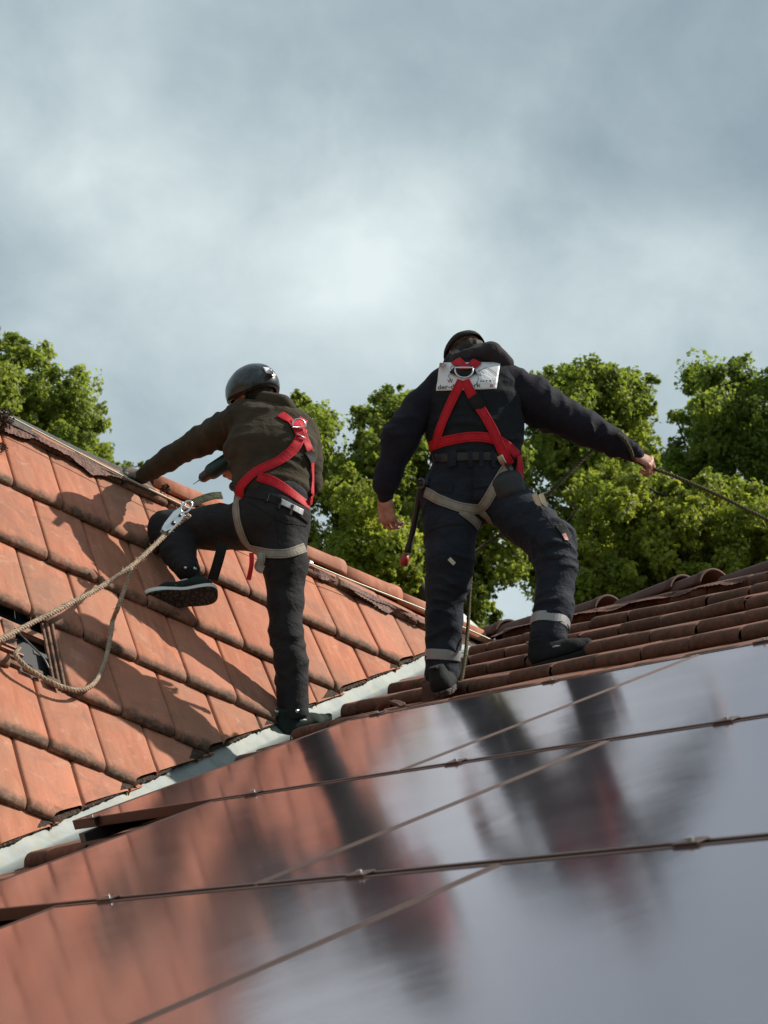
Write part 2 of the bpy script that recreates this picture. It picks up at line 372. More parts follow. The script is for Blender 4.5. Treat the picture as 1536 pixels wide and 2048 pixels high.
# ------------------------------------------------------------------ the house
house = thing('house', 'terracotta tiled house with two wings meeting in a zinc lined valley', 'house', loc=(J[0], J[1], 0))
A_BOT = [-.30, -.845, -1.385, -1.915, -2.395, -2.865, -3.33, -3.82, -4.31, -4.80, -5.29, -5.78]
B_BOT = [-.22, -.70, -1.20, -1.70, -2.20, -2.70, -3.2, -3.7, -4.2, -4.7, -5.2, -5.7, -6.2, -6.7, -7.2]
TW = .2815
PROF = [(.03, .000), (.004, .002), (-.001, .012), (.001, .024), (.008, .031), (.022, .0375), (.046, .039), (.095, .035)]
def tile(mb, PF, x0, x1, sb, st, soft_=1.0):
    L = st-sb; prof = PROF + [(L*.5, .023), (L+.035, .002)]
    w = x1-x0; g_ = .0022
    xs = [g_, g_+.004, g_+.016, w*.35, w*.65, w-g_-.016, w-g_-.004, w-g_]
    dr = [-.018, -.004, 0, .0012, .0012, 0, -.004, -.018]
    sh = [.005, .002, .0, 0, 0, .002, .008, .017]
    dr = [q*soft_ for q in dr]; sh = [q*soft_ for q in sh]; jt = 1.0 if soft_ == 1 else 1.25
    rnd = random.random(); hn = random.uniform(-.003, .003)*jt; tl = random.uniform(-.005, .005)*jt; ds = random.uniform(-.006, .006)*jt
    V = []; F = []
    for i, x in enumerate(xs):
        for j, (d, n) in enumerate(prof):
            k = 1 if j < 6 else max(0, 1-(d-.03)/.06)
            wear = (1.0 if d < .012 else max(0, 1-(d-.012)/.085)**1.1)
            V.append((*PF(x0+x, sb+d+ds+sh[i]*k, n+dr[i]*(1 if j > 0 else 0)+hn+tl*(x/w-.5)), wear))
    m = len(prof)
    for i in range(len(xs)-1):
        for j in range(m-1):
            F.append((i*m+j, (i+1)*m+j, (i+1)*m+j+1, i*m+j+1))
    n0 = len(mb.v)
    mb.v += [v[:3] for v in V]; mb.f += [tuple(q+n0 for q in f) for f in F]; mb.a += [(rnd, v[3], 0) for v in V]
def field(PF, bots, top, x_lo, x_hi, x_ref, flip, skip=lambda c, x: False, soft_=1.0):
    mb = MB()
    for c, sb in enumerate(bots):
        st = top if c == 0 else bots[c-1]
        off = x_ref + .12*c
        k0 = math.floor((x_lo-off)/TW)
        x = off+k0*TW
        while x < x_hi:
            if not skip(c, x+TW/2): tile(mb, PF, x, x+TW, sb, st, soft_)
            x += TW
    if flip: mb.f = [f[::-1] for f in mb.f]
    return mb
nv = nrm(np.cross(VD, Z))
if nv@(PA(-3, -1)-J) < 0: nv = -nv            # points to the left roof's side
def cut(o, normal, off, jag=0.0):
    bm = bmesh.new(); bm.from_mesh(o.data)
    base = np.array(o.parent.location) if o.parent else np.zeros(3)
    p = Vector(J+nv*off-base)
    bmesh.ops.bisect_plane(bm, geom=bm.verts[:]+bm.edges[:]+bm.faces[:], plane_co=p, plane_no=Vector(normal), clear_inner=True)
    bm.to_mesh(o.data); bm.free(); o.data.update()
hole = lambda c, x: (c == 4 and -3.57 < x < -3.27)
ra = field(PA, A_BOT, -.17, -9.2, 3.6, -3.486, False, hole).build('roof', M['tileA'], house, True); cut(ra, nv, .056)
PBt = lambda b, s, n=0.0: PB(b, s, n*1.5-.004)
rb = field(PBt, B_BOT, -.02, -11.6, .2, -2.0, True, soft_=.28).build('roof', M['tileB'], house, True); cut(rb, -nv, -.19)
ra['label'] = 'sunlit left roof slope of flat terracotta tiles'; rb['label'] = 'right roof slope of brown terracotta tiles under the panels'
# sheets under the tiles
def sheet(name, PF, xs, ss, n, m, cutn, off, thick=.03):
    v = [PF(xs[0], ss[0], n), PF(xs[1], ss[0], n), PF(xs[1], ss[1], n), PF(xs[0], ss[1], n)]
    v += [PF(xs[0], ss[0], n-thick), PF(xs[1], ss[0], n-thick), PF(xs[1], ss[1], n-thick), PF(xs[0], ss[1], n-thick)]
    o = mk(name, v, [(0, 1, 2, 3), (7, 6, 5, 4), (0, 4, 5, 1), (1, 5, 6, 2), (2, 6, 7, 3), (3, 7, 4, 0)], m, house, False)
    if cutn is not None: cut(o, cutn, off)
    return o
sheet('underlay', PA, (-9.2, 3.6), (-.1, -5.8), -.035, M['membrane'], nv, .02)
sheet('underlay', PB, (-11.6, .2), (-.05, -7.2), -.02, M['membrane'], -nv, -.02)
# valley flashing: two folded sheets, slightly dented
def flash():
    V = []; F = []; n = 150; cols = [(-.34, 'B', .012), (-.32, 'B', .004), (-.12, 'B', .003), (-.02, 'B', .0), (0, 'V', .0), (.02, 'A', .0), (.12, 'A', .003), (.28, 'A', .003), (.30, 'A', .012)]
    hA = nrm(np.cross(VD, NA)); hB = nrm(np.cross(VD, NB))
    if hA@nv < 0: hA = -hA
    if hB@nv > 0: hB = -hB
    for i in range(n):
        t = 8.2*i/(n-1)
        for (c, side, lift) in cols:
            w = abs(c)
            q = J+VD*t+(hA if side == 'A' else hB)*w*(0 if side == 'V' else 1)
            nn = NA if side == 'A' else NB
            dent = .003*math.sin(t*9+c*20)+.002*math.sin(t*23+c*7)+.0012*math.sin(t*51+c*31)
            V.append(q+nn*(lift-.012+(dent if .05 < w < .3 else 0)))
    m = len(cols)
    for i in range(n-1):
        for j in range(m-1): F.append((i*m+j, i*m+j+1, (i+1)*m+j+1, (i+1)*m+j))
    return mk('valley_flashing', V, F, M['zinc'], house, True)
flash()
# ragged foam and moss along the cut tiles
def ragged(PFN, side, off, n0, n1, t0, t1, seed, amp):
    r_ = random.Random(seed); V = []; F = []
    nn = NA if side == 'A' else NB
    h = nrm(np.cross(VD, nn)); h = h if (h@nv > 0) == (side == 'A') else -h
    k = off/abs(h@nv)
    cnt = int((t1-t0)*60)
    for i in range(cnt):
        t = t0+(t1-t0)*i/(cnt-1)
        e = amp*(r_.random()**2*1.4+.5*math.sin(t*17+seed)+.3*math.sin(t*41))
        b = J+VD*t
        V += [b+h*(k+.075)+nn*(n0-.004), b+h*(k-.006-e*.4)+nn*(n1*.8), b+h*(k-.014-e)+nn*(n1*.35+r_.random()*.006), b+h*(k-.010-e)+nn*(-.008)]
    for i in range(cnt-1):
        for j in range(3): F.append((i*4+j, i*4+j+1, (i+1)*4+j+1, (i+1)*4+j))
    return mk('foam_strip', V, F, M['grime'], house, False)
ragged(PA, 'A', .078, .000, .016, .2, 7.6, 3, .006)
ragged(PB, 'B', .188, .0, .008, .3, 7.6, 5, .008)
# ridge battens, felt, pleated apron
mb = MB()
for k in range(31):
    a0 = -9+k*.2115; a1 = a0+.2115
    j0, j1 = .004*math.sin(a0*7), .004*math.sin(a1*7)
    v = [PA(a0, -.105, .012+j0), PA(a1, -.105, .012+j1), PA(a1, -.29, .050+j1), PA(a0, -.29, .050+j0), PA(a0, -.29, .03), PA(a1, -.29, .03), PA(a0, -.10, -.05), PA(a1, -.10, -.05)]
    mb.add(v, [(0, 3, 2, 1), (3, 4, 5, 2), (0, 1, 7, 6)])
mb.build('ridge_felt', M['felt'], house)
def apron(PF, a0, a1, s0, s1, nlow, name, seed, side):
    r_ = random.Random(seed); V = []; F = []; cnt = int((a1-a0)*130); rows = 6
    walk = 0
    for i in range(cnt):
        a = a0+(a1-a0)*i/(cnt-1); walk = walk*.96+r_.uniform(-.008, .008)
        low = s1+walk+.018*math.sin(a*11+seed)+.012*math.sin(a*29)
        for j in range(rows):
            q = j/(rows-1)
            pl = .0022*math.sin(a*2*math.pi/.022+2*math.sin(a*9))*(.3+q)*(.5+.5*math.sin(a*5))
            V.append(PF(a+.003*math.sin(a*40+j), s0+(low-s0)*q, .054-(.054-nlow)*q**.8+pl+.012*q*math.sin(a*13+seed)))
    for i in range(cnt-1):
        for j in range(rows-1): F.append((i*rows+j, i*rows+j+1, (i+1)*rows+j+1, (i+1)*rows+j))
    return mk(name, V, F, M['apron'], house, True)
apron(PA, -8.8, -.1, -.275, -.315, .040, 'ridge_apron', 4, 1)
apron(PB, -11, -.3, -.10, -.26, .05, 'ridge_apron', 9, -1)
def ridge_tile(p0, p1, r0, r1, tone, upv=Z, th=.013, name='ridge_tile', parent=house, m=None, arc=math.pi*1.0):
    ax = nrm(np.array(p1)-np.array(p0)); upv = nrm(upv-ax*(upv@ax)); sd_ = np.cross(ax, upv)
    V = []; F = []; S = 18; rings = [(0, r0), (.5, (r0+r1)/2), (.86, r1*.985), (.90, r1*1.03), (1, r1*1.04)]
    for (t, r_) in rings:
        for ins in (0, 1):
            rr_ = r_-th*ins
            for k in range(S+1):
                an = math.pi/2-arc/2+arc*k/S
                V.append(np.array(p0)+(np.array(p1)-np.array(p0))*t+sd_*math.cos(an)*rr_+upv*(math.sin(an)*rr_))
    n = S+1
    for i in range(len(rings)-1):
        for k in range(S):
            a = i*2*n+k; F.append((a, a+1, a+2*n+1, a+2*n)); b = a+n; F.append((b, b+2*n, b+2*n+1, b+1))
        a = i*2*n; F.append((a, a+2*n, a+3*n, a+n)); a += S; F.append((a, a+n, a+3*n, a+2*n))
    for (i, fl) in ((0, 1), (len(rings)-1, 0)):
        for k in range(S):
            a = i*2*n+k; f = (a, a+n, a+n+1, a+1); F.append(f if fl else f[::-1])
    A = np.tile(np.array([[tone, 0, 0]]), (len(V), 1)); A[-2*n:, 1] = .35
    return mk(name, V, F, m or M['ridge'], parent, True, A)
rz = random.Random(5)
ends = [.25, -.17, -.60, -1.02, -1.63, -1.86, -2.42, -2.84, -3.26, -3.68]
ends += [ends[-1]-.42*(k+1) for k in range(17)]
prev = .6
for i, b in enumerate(ends):
    lift = {3: .028, 4: .038, 5: .030, 6: .034}.get(i, .012); b0 = b+.47 if i != 5 else b+.50
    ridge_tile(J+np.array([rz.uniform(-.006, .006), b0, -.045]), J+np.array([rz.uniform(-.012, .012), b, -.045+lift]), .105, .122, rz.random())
ends = [.5, .08, -.34, -.76, -1.16, -1.57, -1.99]
for b in ends:
    ridge_tile(J+np.array([b-.42, 0, -.092]), J+np.array([b+.02, rz.uniform(-.004, .004), -.082]), .100, .110, rz.random(), m=M['tileA'])
for k in range(12):
    b = -3.95-.42*k
    ridge_tile(J+np.array([b-.42, 0, -.092]), J+np.array([b+.02, 0, -.082]), .100, .110, rz.random(), m=M['tileA'])
# back slopes, walls, gables, gutters
def quadbox(name, pts, n, m):
    pts = [np.asarray(p, float) for p in pts]; n = np.asarray(n, float)
    v = pts+[p-n for p in pts]
    return mk(name, v, [(0, 1, 2, 3), (7, 6, 5, 4), (0, 4, 5, 1), (1, 5, 6, 2), (2, 6, 7, 3), (3, 7, 4, 0)], m, house, False)
dA, dB = 5.8, 7.2
back_a = lambda a, s, n=0: J+np.array([a, 0, -.13])+np.array([0, -math.cos(TA), math.sin(TA)])*s+np.array([0, math.sin(TA), math.cos(TA)])*n
back_b = lambda b, s, n=0: J+np.array([0, b, -.03])+np.array([-math.cos(TB), 0, math.sin(TB)])*s+np.array([math.sin(TB), 0, math.cos(TB)])*n
field(back_a, A_BOT[::2], -.10, -9.2, 3.6, 0, True).build('roof', M['tileA'], house, True)
field(back_b, B_BOT[::2], -.02, -11.6, 0.2, 0, False).build('roof', M['tileB'], house, True)
def wallbox(x0, x1, y0, y1, z1):
    mbx = MB(); mbx.box(((x0+x1)/2, (y0+y1)/2, z1/2), ((x1-x0)/2, 0, 0), (0, (y1-y0)/2, 0), (0, 0, z1/2)); return mbx.build('wall', M['render_wall'], house)
wallbox(-1.35, 10.8, 7.0, 13.7, 4.75); wallbox(2.35, 12.4, -.9, 6.98, 4.55)
def gable(pts, thick): quadbox('gable', pts, thick, M['render_wall'])
gable([(-1.35, 7.0, 4.752), (-1.35, 13.7, 4.752), (-1.35, J[1]+.02, J[2]-.35), (-1.35, J[1]-.02, J[2]-.35)], (-.25, 0, 0))
gable([(2.35, -.9, 4.552), (12.4, -.9, 4.552), (J[0]+.02, -.9, J[2]-.35), (J[0]-.02, -.9, J[2]-.35)], (0, -.25, 0))
mb = MB(); pts = [PA(a, -5.86, -.02) for a in np.linspace(-9.2, -4.6, 12)]; mb.tube(pts, .07, 10); mb.build('gutter', M['gutter'], house, True)
mb = MB(); pts = [PB(b, -7.28, -.03) for b in np.linspace(-11.6, -5.4, 12)]; mb.tube(pts, .07, 10); mb.build('gutter', M['gutter'], house, True)
# side profile of the tile beside the hole, battens, bracket in the hole
hx = -3.486+.12*4
hx = hx+math.floor((-3.27-hx)/TW)*TW
for a in (hx, ):
    mb = MB()
    for q, (dx, hh) in enumerate([(-.010, .020), (-.030, .014), (-.050, .008)]):
        mb.box(PA(a+dx, -2.15, hh*.5-.004), (.007, 0, 0), UA*.245, NA*hh)
    bevel(mb.build('tile_rib', M['tileA'], house), .004)
mb = MB(); mb.box(PA(-3.6, -2.02, -.012), (.40, 0, 0), UA*.02, NA*.014); mb.box(PA(-3.75, -2.36, -.008), (.2, 0, 0), UA*.018, NA*.012); mb.build('batten', M['batten'], house)
mb = MB(); mb.box(PA(-3.545, -2.2, .008), (.030, 0, 0), UA*.16, NA*.016); mb.box(PA(-3.46, -2.36, .026), (.05, 0, 0), UA*.022, NA*.008); mb.box(PA(-3.36, -2.385, .03), (.035, 0, 0), UA*.03, NA*.006)
bevel(mb.build('broken_tile_edge', M['tileA'], house), .005)
# roof hook in the hole, holding the rope
hk = thing('roof_hook', 'bent metal safety hook in the gap of the left roof', 'roof hook', loc=PA(-3.42, -2.2, .02))
mb = MB(); mb.box(PA(-3.40, -2.20, .022), (.035, 0, 0), UA*.014, NA*.003); mb.build('plate', M['steel_dark'], hk)
mb = MB(); mb.tube(crom([PA(-3.49, -2.10, .02), PA(-3.46, -2.17, .035), PA(-3.41, -2.26, .05), PA(-3.38, -2.31, .04)], 5), .004, 8); mb.build('arm', mat('dull_steel', (.16, .14, .12), .5, .6), hk, True)
mb = MB(); mb.box(PA(-3.585, -2.31, .045), (.07, 0, 0), UA*.007, NA*.010); mb.box(PA(-3.60, -2.275, .045), (.07, 0, 0), UA*.006, NA*.008); bevel(mb.build('rail', M['gutter'], hk), .003)
# lightning conductor wire along the left ridge
cond = thing('lightning_conductor', 'thin pale metal wire running along the ridge of the left roof', 'wire', loc=PA(-3.34, -.1, .09))
def pk(px, py, off): return onA(px, py, off)
wpx = [(-160, 742), (17, 832), (120, 886), (240, 949), (362, 1009), (480, 1066), (611, 1123), (720, 1168), (844, 1217), (930, 1256), (992, 1284)]
mb = MB(); mb.tube(crom([pk(x, y, .095) for x, y in wpx], 5), .0044, 8); mb.build('wire', mat('aluminium_wire', (.46, .46, .36), .5, .3), cond, True)
for x, y in [(8, 828), (365, 1010), (620, 1127), (990, 1283)]:
    mb = MB(); c = pk(x, y, .085); mb.tube([c-NA*.05, c+NA*.012], .006, 8); mb.box(c+NA*.004, (.012, 0, 0), UA*.009, NA*.012)
    bevel(mb.build('wire_holder', M['steel'], cond), .002)
# moss clump at the ridge
def clump(name, c, rad, m, label, cat, n=160, par=None, flat=1.0):
    r_ = random.Random(int(c[0]*1000) % 997); mbx = MB()
    for _ in range(n):
        d = nrm([r_.gauss(0, 1), r_.gauss(0, 1), r_.gauss(0, 1)*flat]); q = np.asarray(c)+d*rad*r_.random()**.4
        a = nrm([r_.gauss(0, 1), r_.gauss(0, 1), r_.gauss(0, 1)]); b = nrm(np.cross(a, d)); s = rad*.22
        mbx.add([q-a*s, q+b*s*.6, q+a*s, q-b*s*.6], [(0, 1, 2, 3)])
    o = mbx.build(name, m, par); return tag(o, label, cat) if par is None else o
clump('moss', pk(6, 838, .10), .055, M['grime'], 'dark moss clump on the left end of the ridge', 'moss', 260)
clump('moss', pk(5, 895, .05), .030, M['grime'], 'small dark moss tuft below the ridge at the left edge', 'moss', 120)
clump('moss', P(330, 978, 12.05), .032, M['grime'], 'dark moss tuft on the first ridge tile beside the crouching worker', 'moss', 140)

# ------------------------------------------------------------------ solar panels
OFF = .13
rows = [(-3.28, -4.590, [-2.95, -4.915, -6.88, -8.84], 'top'), (-4.612, -5.775, [-3.93, -5.855, -7.78, -9.7], 'middle'), (-5.797, -6.96, [-4.94, -6.77, -8.60], 'bottom')]
plab = {(0, 0): 'left solar panel of the top row, next to the helmeted worker\'s shoe', (0, 1): 'top row solar panel right of the seam, below the capped man\'s boots', (0, 2): 'right end solar panel of the top row',
        (1, 0): 'left solar panel of the middle row, mirroring the red tiles', (1, 1): 'middle row solar panel right of the seam, mirroring the capped man', (1, 2): 'right end solar panel of the middle row',
        (2, 0): 'front left solar panel of the bottom row, mostly reflecting red roof', (2, 1): 'front right solar panel of the bottom row, mostly reflecting grey sky'}
for ri, (st, sb, bs, nm) in enumerate(rows):
    for ci in range(len(bs)-1):
        b0, b1 = bs[ci]-.006, bs[ci+1]+.006; s0, s1 = st, sb
        if PB(0, 0)[1]+b1 < -3: pass
        t = thing('solar_panel', plab[(ri, ci)], 'solar panel', 'solar panels on the right roof', PB((b0+b1)/2, (s0+s1)/2, OFF-.035))
        bm_, sm_ = (b0+b1)/2, (s0+s1)/2; hw, hh = (b0-b1)/2, (s0-s1)/2; fw = .011
        mb = MB()
        mb.box(PB(bm_, s0-fw/2, OFF-.0175), (0, hw, 0), UB*fw/2, NB*.0175)
        mb.box(PB(bm_, s1+fw/2, OFF-.0175), (0, hw, 0), UB*fw/2, NB*.0175)
        mb.box(PB(b0-fw/2, sm_, OFF-.0175), (0, fw/2, 0), UB*(hh-fw), NB*.0175)
        mb.box(PB(b1+fw/2, sm_, OFF-.0175), (0, fw/2, 0), UB*(hh-fw), NB*.0175)
        bevel(mb.build('frame', M['frame'], t), .0015)
        mb = MB(); mb.box(PB(bm_, sm_, OFF-.0050), (0, hw-fw-.0005, 0), UB*(hh-fw-.0005), NB*.0030); mb.build('glass', M['glass'], t)
def rail(b, s0, s1, clamps, label):
    t = thing('mounting_rail', label, 'mounting rail', 'rails under the panels', PB(b, s0, .07))
    mb = MB(); mb.box(PB(b, (s0+s1)/2, .072), (0, .020, 0), UB*(s0-s1)/2, NB*.0215); bevel(mb.build('rail', M['black_metal'], t), .002)
    for s in clamps:
        c = PB(b, s, OFF)
        mb = MB(); mb.box(c+NB*.0030, (0, .034, 0), UB*.018, NB*.0022); mb.box(c-NB*.016, (0, .018, 0), UB*.0055, NB*.015)
        k = bevel(mb.build('clamp', M['frame'], t), .0015)
        mb = MB(); mb.tube([c+NB*.005, c+NB*.011], .006, 6)
        mb.build('bolt', M['steel'], k)
rl = [(-3.12, -3.1, -4.66, [-3.27, -4.601], 'first rail from the left, its end showing under the loose panel corner'),
      (-4.16, -3.1, -6.0, [-3.27, -4.601, -5.786], 'second rail from the left with clamps on three seams'),
      (-5.20, -3.1, -7.0, [-3.27, -4.601, -5.786], 'third rail from the left, clamped beside the middle seam'),
      (-6.28, -3.1, -7.0, [-3.27, -4.601, -5.786], 'fourth rail from the left, clamped right of the big panel seam'),
      (-7.30, -3.1, -7.0, [-3.27, -4.601, -5.786], 'rail at the right side of the picture')]
for q in rl: rail(*q)
# rail end at the stepped corner
# loose broken tile at the foot of the man in the cap
def curved_tile(name, c, ax, ay, az, w, l, label, cat, parent=None):
    V = []; F = []; n = 12; m_ = 6; ax, ay, az = nrm(ax), nrm(ay), nrm(az)
    for sgn in (0, 1):
        for i in range(n+1):
            for j in range(m_+1):
                x = (i/n-.5)*w; y = (j/m_-.5)*l; z = .030*math.cos(x/w*2.6)+(.006 if j == 0 else 0)-sgn*.013
                V.append(np.asarray(c)+ax*x+ay*y+az*z)
    k = (n+1)*(m_+1)
    for i in range(n):
        for j in range(m_):
            a = i*(m_+1)+j; F.append((a, a+m_+1, a+m_+2, a+1)); F.append((a+k, a+1+k, a+m_+2+k, a+m_+1+k))
    for i in range(n):
        a = i*(m_+1); F.append((a, a+k, a+m_+1+k, a+m_+1)); a += m_; F.append((a, a+m_+1, a+m_+1+k, a+k))
    for j in range(m_):
        F.append((j, j+1, j+1+k, j+k)); a = n*(m_+1)+j; F.append((a, a+k, a+1+k, a+1))
    A = np.tile([[.5, .25, 0]], (len(V), 1))
    o = mk(name, V, F, M['ridge'], parent, True, A); o2 = tag(o, label, cat) if parent is None else o
    return o2
curved_tile('loose_tile', P(880, 1384, 10.42), CR*.93+CU*.15, CW*.3+CU*.95, -CW*.95+CU*.3, .165, .10, 'small broken red tile standing against the capped man\'s left heel', 'roof tile')
curved_tile('loose_tile', onB(782, 1416, .075), np.array([0, -1., 0]), UB, NB, .16, .04, 'yellowish flat tile scrap poking out over the top left panel edge', 'roof tile')

# ================================================================== SOFT BODIES (distance fields turned into one skin each)
def wob(P_, seed, scale):
    rs = np.random.RandomState(seed); out = np.zeros(P_.shape[:-1])
    x = P_*scale
    w = np.zeros_like(out)
    for _ in range(3):
        d = rs.normal(size=3); w += np.sin(x@d*1.3+rs.rand()*6.28)
    for i in range(4):
        d = rs.normal(size=3); out += np.sin(x@d*(1+.5*i)+rs.rand()*6.28+w*.8)/(1+.5*i)
    return out/2.2
def E(a, b, wa, wb, ta=None, tb=None, side=None, k=.03, fold=None, fseed=1):
    return dict(a=np.asarray(a, float), b=np.asarray(b, float), wa=wa, wb=wb, ta=wa if ta is None else ta, tb=wb if tb is None else tb,
                side=nrm(side) if side is not None else None, k=k, fold=fold, fs=fseed)
def BALL(c, r, k=.02): return E(c, np.asarray(c)+np.array([0, 0, 1e-4]), r, r, k=k)
def ELL(c, ax, ay, az, rx, ry, rz_, k=.02): return dict(ell=1, c=np.asarray(c, float), ax=nrm(ax), ay=nrm(ay), az=nrm(az), r=(rx, ry, rz_), k=k)
def evalp(p, P_):
    if 'ell' in p:
        q = P_-p['c']; x = q@p['ax']/p['r'][0]; y = q@p['ay']/p['r'][1]; z = q@p['az']/p['r'][2]
        return (np.sqrt(x*x+y*y+z*z)-1)*min(p['r'])
    a, b = p['a'], p['b']; L = np.linalg.norm(b-a); u = (b-a)/L; q = P_-a; h = q@u
    t = np.clip(h/L, 0, 1); la = h-t*L
    s = p['side']
    if s is None:
        s = np.cross(u, [0.3, .2, 1.]);
    s = nrm(s-u*(s@u)); fr = np.cross(s, u)
    ls = q@s; lf = q@fr; w = p['wa']+(p['wb']-p['wa'])*t; th = p['ta']+(p['tb']-p['ta'])*t; m = np.minimum(w, th)
    d = (np.sqrt((ls/w)**2+(lf/th)**2+(la/m)**2)-1)*m
    if p['fold'] is not None:
        for (amp, lam, t0, t1, tilt) in (p['fold'] if isinstance(p['fold'], list) else [p['fold']]):
            ang = np.arctan2(lf, ls)
            ph = 2*math.pi*h/(lam*1.25)+1.8*tilt*np.sin(ang+p['fs'])+1.2*np.sin(2*ang+p['fs']*2.3)+3.0*wob(P_, p['fs'], 9)
            env = np.clip((t-t0)/.15+1, 0, 1)*np.clip((t1-t)/.15+1, 0, 1)
            mod = np.clip(.5+1.1*wob(P_, p['fs']+5, 11), 0, 1.3)
            d = d-amp*env*mod*(1-np.abs(np.sin(ph*.5)))**1.2*1.15
    return d
def bbox(p, m):
    if 'ell' in p: r = max(p['r'])+m; return p['c']-r, p['c']+r
    r = max(p['wa'], p['wb'], p['ta'], p['tb'])+m
    return np.minimum(p['a'], p['b'])-r, np.maximum(p['a'], p['b'])+r
def sdf_mesh(prims, vox, wn_amp=0, wn_scale=12, seed=1, cuts=()):
    lo = np.min([bbox(p, .03)[0] for p in prims], 0); hi = np.max([bbox(p, .03)[1] for p in prims], 0)
    n = np.ceil((hi-lo)/vox).astype(int)+2
    F = np.full(n, 10.0)
    for p in prims:
        l, h = bbox(p, .06+p['k']); i0 = np.clip(((l-lo)/vox).astype(int), 0, n-1); i1 = np.clip(((h-lo)/vox).astype(int)+2, 1, n)
        gx = [lo[i]+vox*np.arange(i0[i], i1[i]) for i in range(3)]
        G = np.stack(np.meshgrid(*gx, indexing='ij'), -1)
        d = evalp(p, G); sl = tuple(slice(i0[i], i1[i]) for i in range(3)); f = F[sl]; k = max(p['k'], 1e-4)
        if p.get('sub'):
            F[sl] = np.maximum(f, -d); continue
        hh = np.clip(k-np.abs(f-d), 0, None)/k
        F[sl] = np.minimum(f, d)-hh*hh*k*.25
    if wn_amp:
        near = np.argwhere(np.abs(F) < .05)
        W = wob(lo+near*vox, seed, wn_scale)+.5*wob(lo+near*vox, seed+3, wn_scale*2.3)
        F[near[:, 0], near[:, 1], near[:, 2]] += wn_amp*W
    for (c, nn) in cuts:
        G = np.stack(np.meshgrid(*[lo[i]+vox*np.arange(n[i]) for i in range(3)], indexing='ij'), -1)
        F = np.maximum(F, (G-np.asarray(c))@nrm(nn))
    ins = F < 0
    c8 = [ins[i:n[0]-1+i, j:n[1]-1+j, k:n[2]-1+k] for i in (0, 1) for j in (0, 1) for k in (0, 1)]
    sm = sum(c.astype(np.int8) for c in c8); act = (sm > 0) & (sm < 8)
    idx = np.argwhere(act); ids = -np.ones(act.shape, int); ids[act] = np.arange(len(idx))
    cf = np.array([[F[idx[:, 0]+i, idx[:, 1]+j, idx[:, 2]+k] for k in (0, 1)] for i in (0, 1) for j in (0, 1)]).reshape(2, 2, 2, -1)
    acc = np.zeros((len(idx), 3)); cnt = np.zeros(len(idx))
    for ax in range(3):
        for p_ in (0, 1):
            for q_ in (0, 1):
                s0 = [0, 0, 0]; s1 = [0, 0, 0]; o = [i for i in range(3) if i != ax]
                s0[o[0]] = s1[o[0]] = p_; s0[o[1]] = s1[o[1]] = q_; s1[ax] = 1
                f0 = cf[tuple(s0)]; f1 = cf[tuple(s1)]; m = (f0 < 0) != (f1 < 0)
                t = np.where(m, f0/np.where(m, f0-f1, 1), 0)
                pt = np.zeros((len(idx), 3)); pt[:, o[0]] = p_; pt[:, o[1]] = q_; pt[:, ax] = t
                acc[m] += pt[m]; cnt[m] += 1
    V = lo+(idx+acc/cnt[:, None])*vox
    Q = []
    for ax in range(3):
        o = [(ax+1) % 3, (ax+2) % 3]
        sl0 = [slice(None)]*3; sl1 = [slice(None)]*3; sl0[ax] = slice(0, -1); sl1[ax] = slice(1, None)
        a = ins[tuple(sl0)]; b = ins[tuple(sl1)]; e = np.argwhere(a != b)
        e = e[(e[:, o[0]] > 0) & (e[:, o[1]] > 0) & (e[:, o[0]] < n[o[0]]-1) & (e[:, o[1]] < n[o[1]]-1)]
        fl = a[e[:, 0], e[:, 1], e[:, 2]]
        c = []
        for (d0, d1) in ((0, 0), (1, 0), (1, 1), (0, 1)):
            q = e.copy(); q[:, o[0]] -= d0; q[:, o[1]] -= d1; c.append(ids[q[:, 0], q[:, 1], q[:, 2]])
        q4 = np.stack(c, 1); q4[~fl] = q4[~fl][:, ::-1]; Q.append(q4)
    Q = np.concatenate(Q); Q = Q[(Q >= 0).all(1)]
    return V, Q[:, ::-1] if False else Q
def soft(name, prims, vox, material, parent, **kw):
    V, Q = sdf_mesh(prims, vox, **kw)
    return mk(name, V, Q.tolist(), material, parent, True)
def bvh_of(objs):
    V = []; F = []
    for o in objs:
        base = np.array(o.matrix_world.translation) if False else np.zeros(3)
        q = o
        while q is not None: base = base+np.array(q.location); q = q.parent
        n = len(V); V += [Vector(np.array(v.co)+base) for v in o.data.vertices]; F += [[i+n for i in p.vertices] for p in o.data.polygons]
    return BVHTree.FromPolygons(V, F)
def shoot(bv, px, py, guess):
    d = raydir(px, py); L = np.linalg.norm(d)
    h = bv.ray_cast(Vector(EYE), Vector(d/L))
    if h[0] is None: return EYE+d*guess, -CW
    nn = np.array(h[1]);
    if nn@d > 0: nn = -nn
    return np.array(h[0]), nn
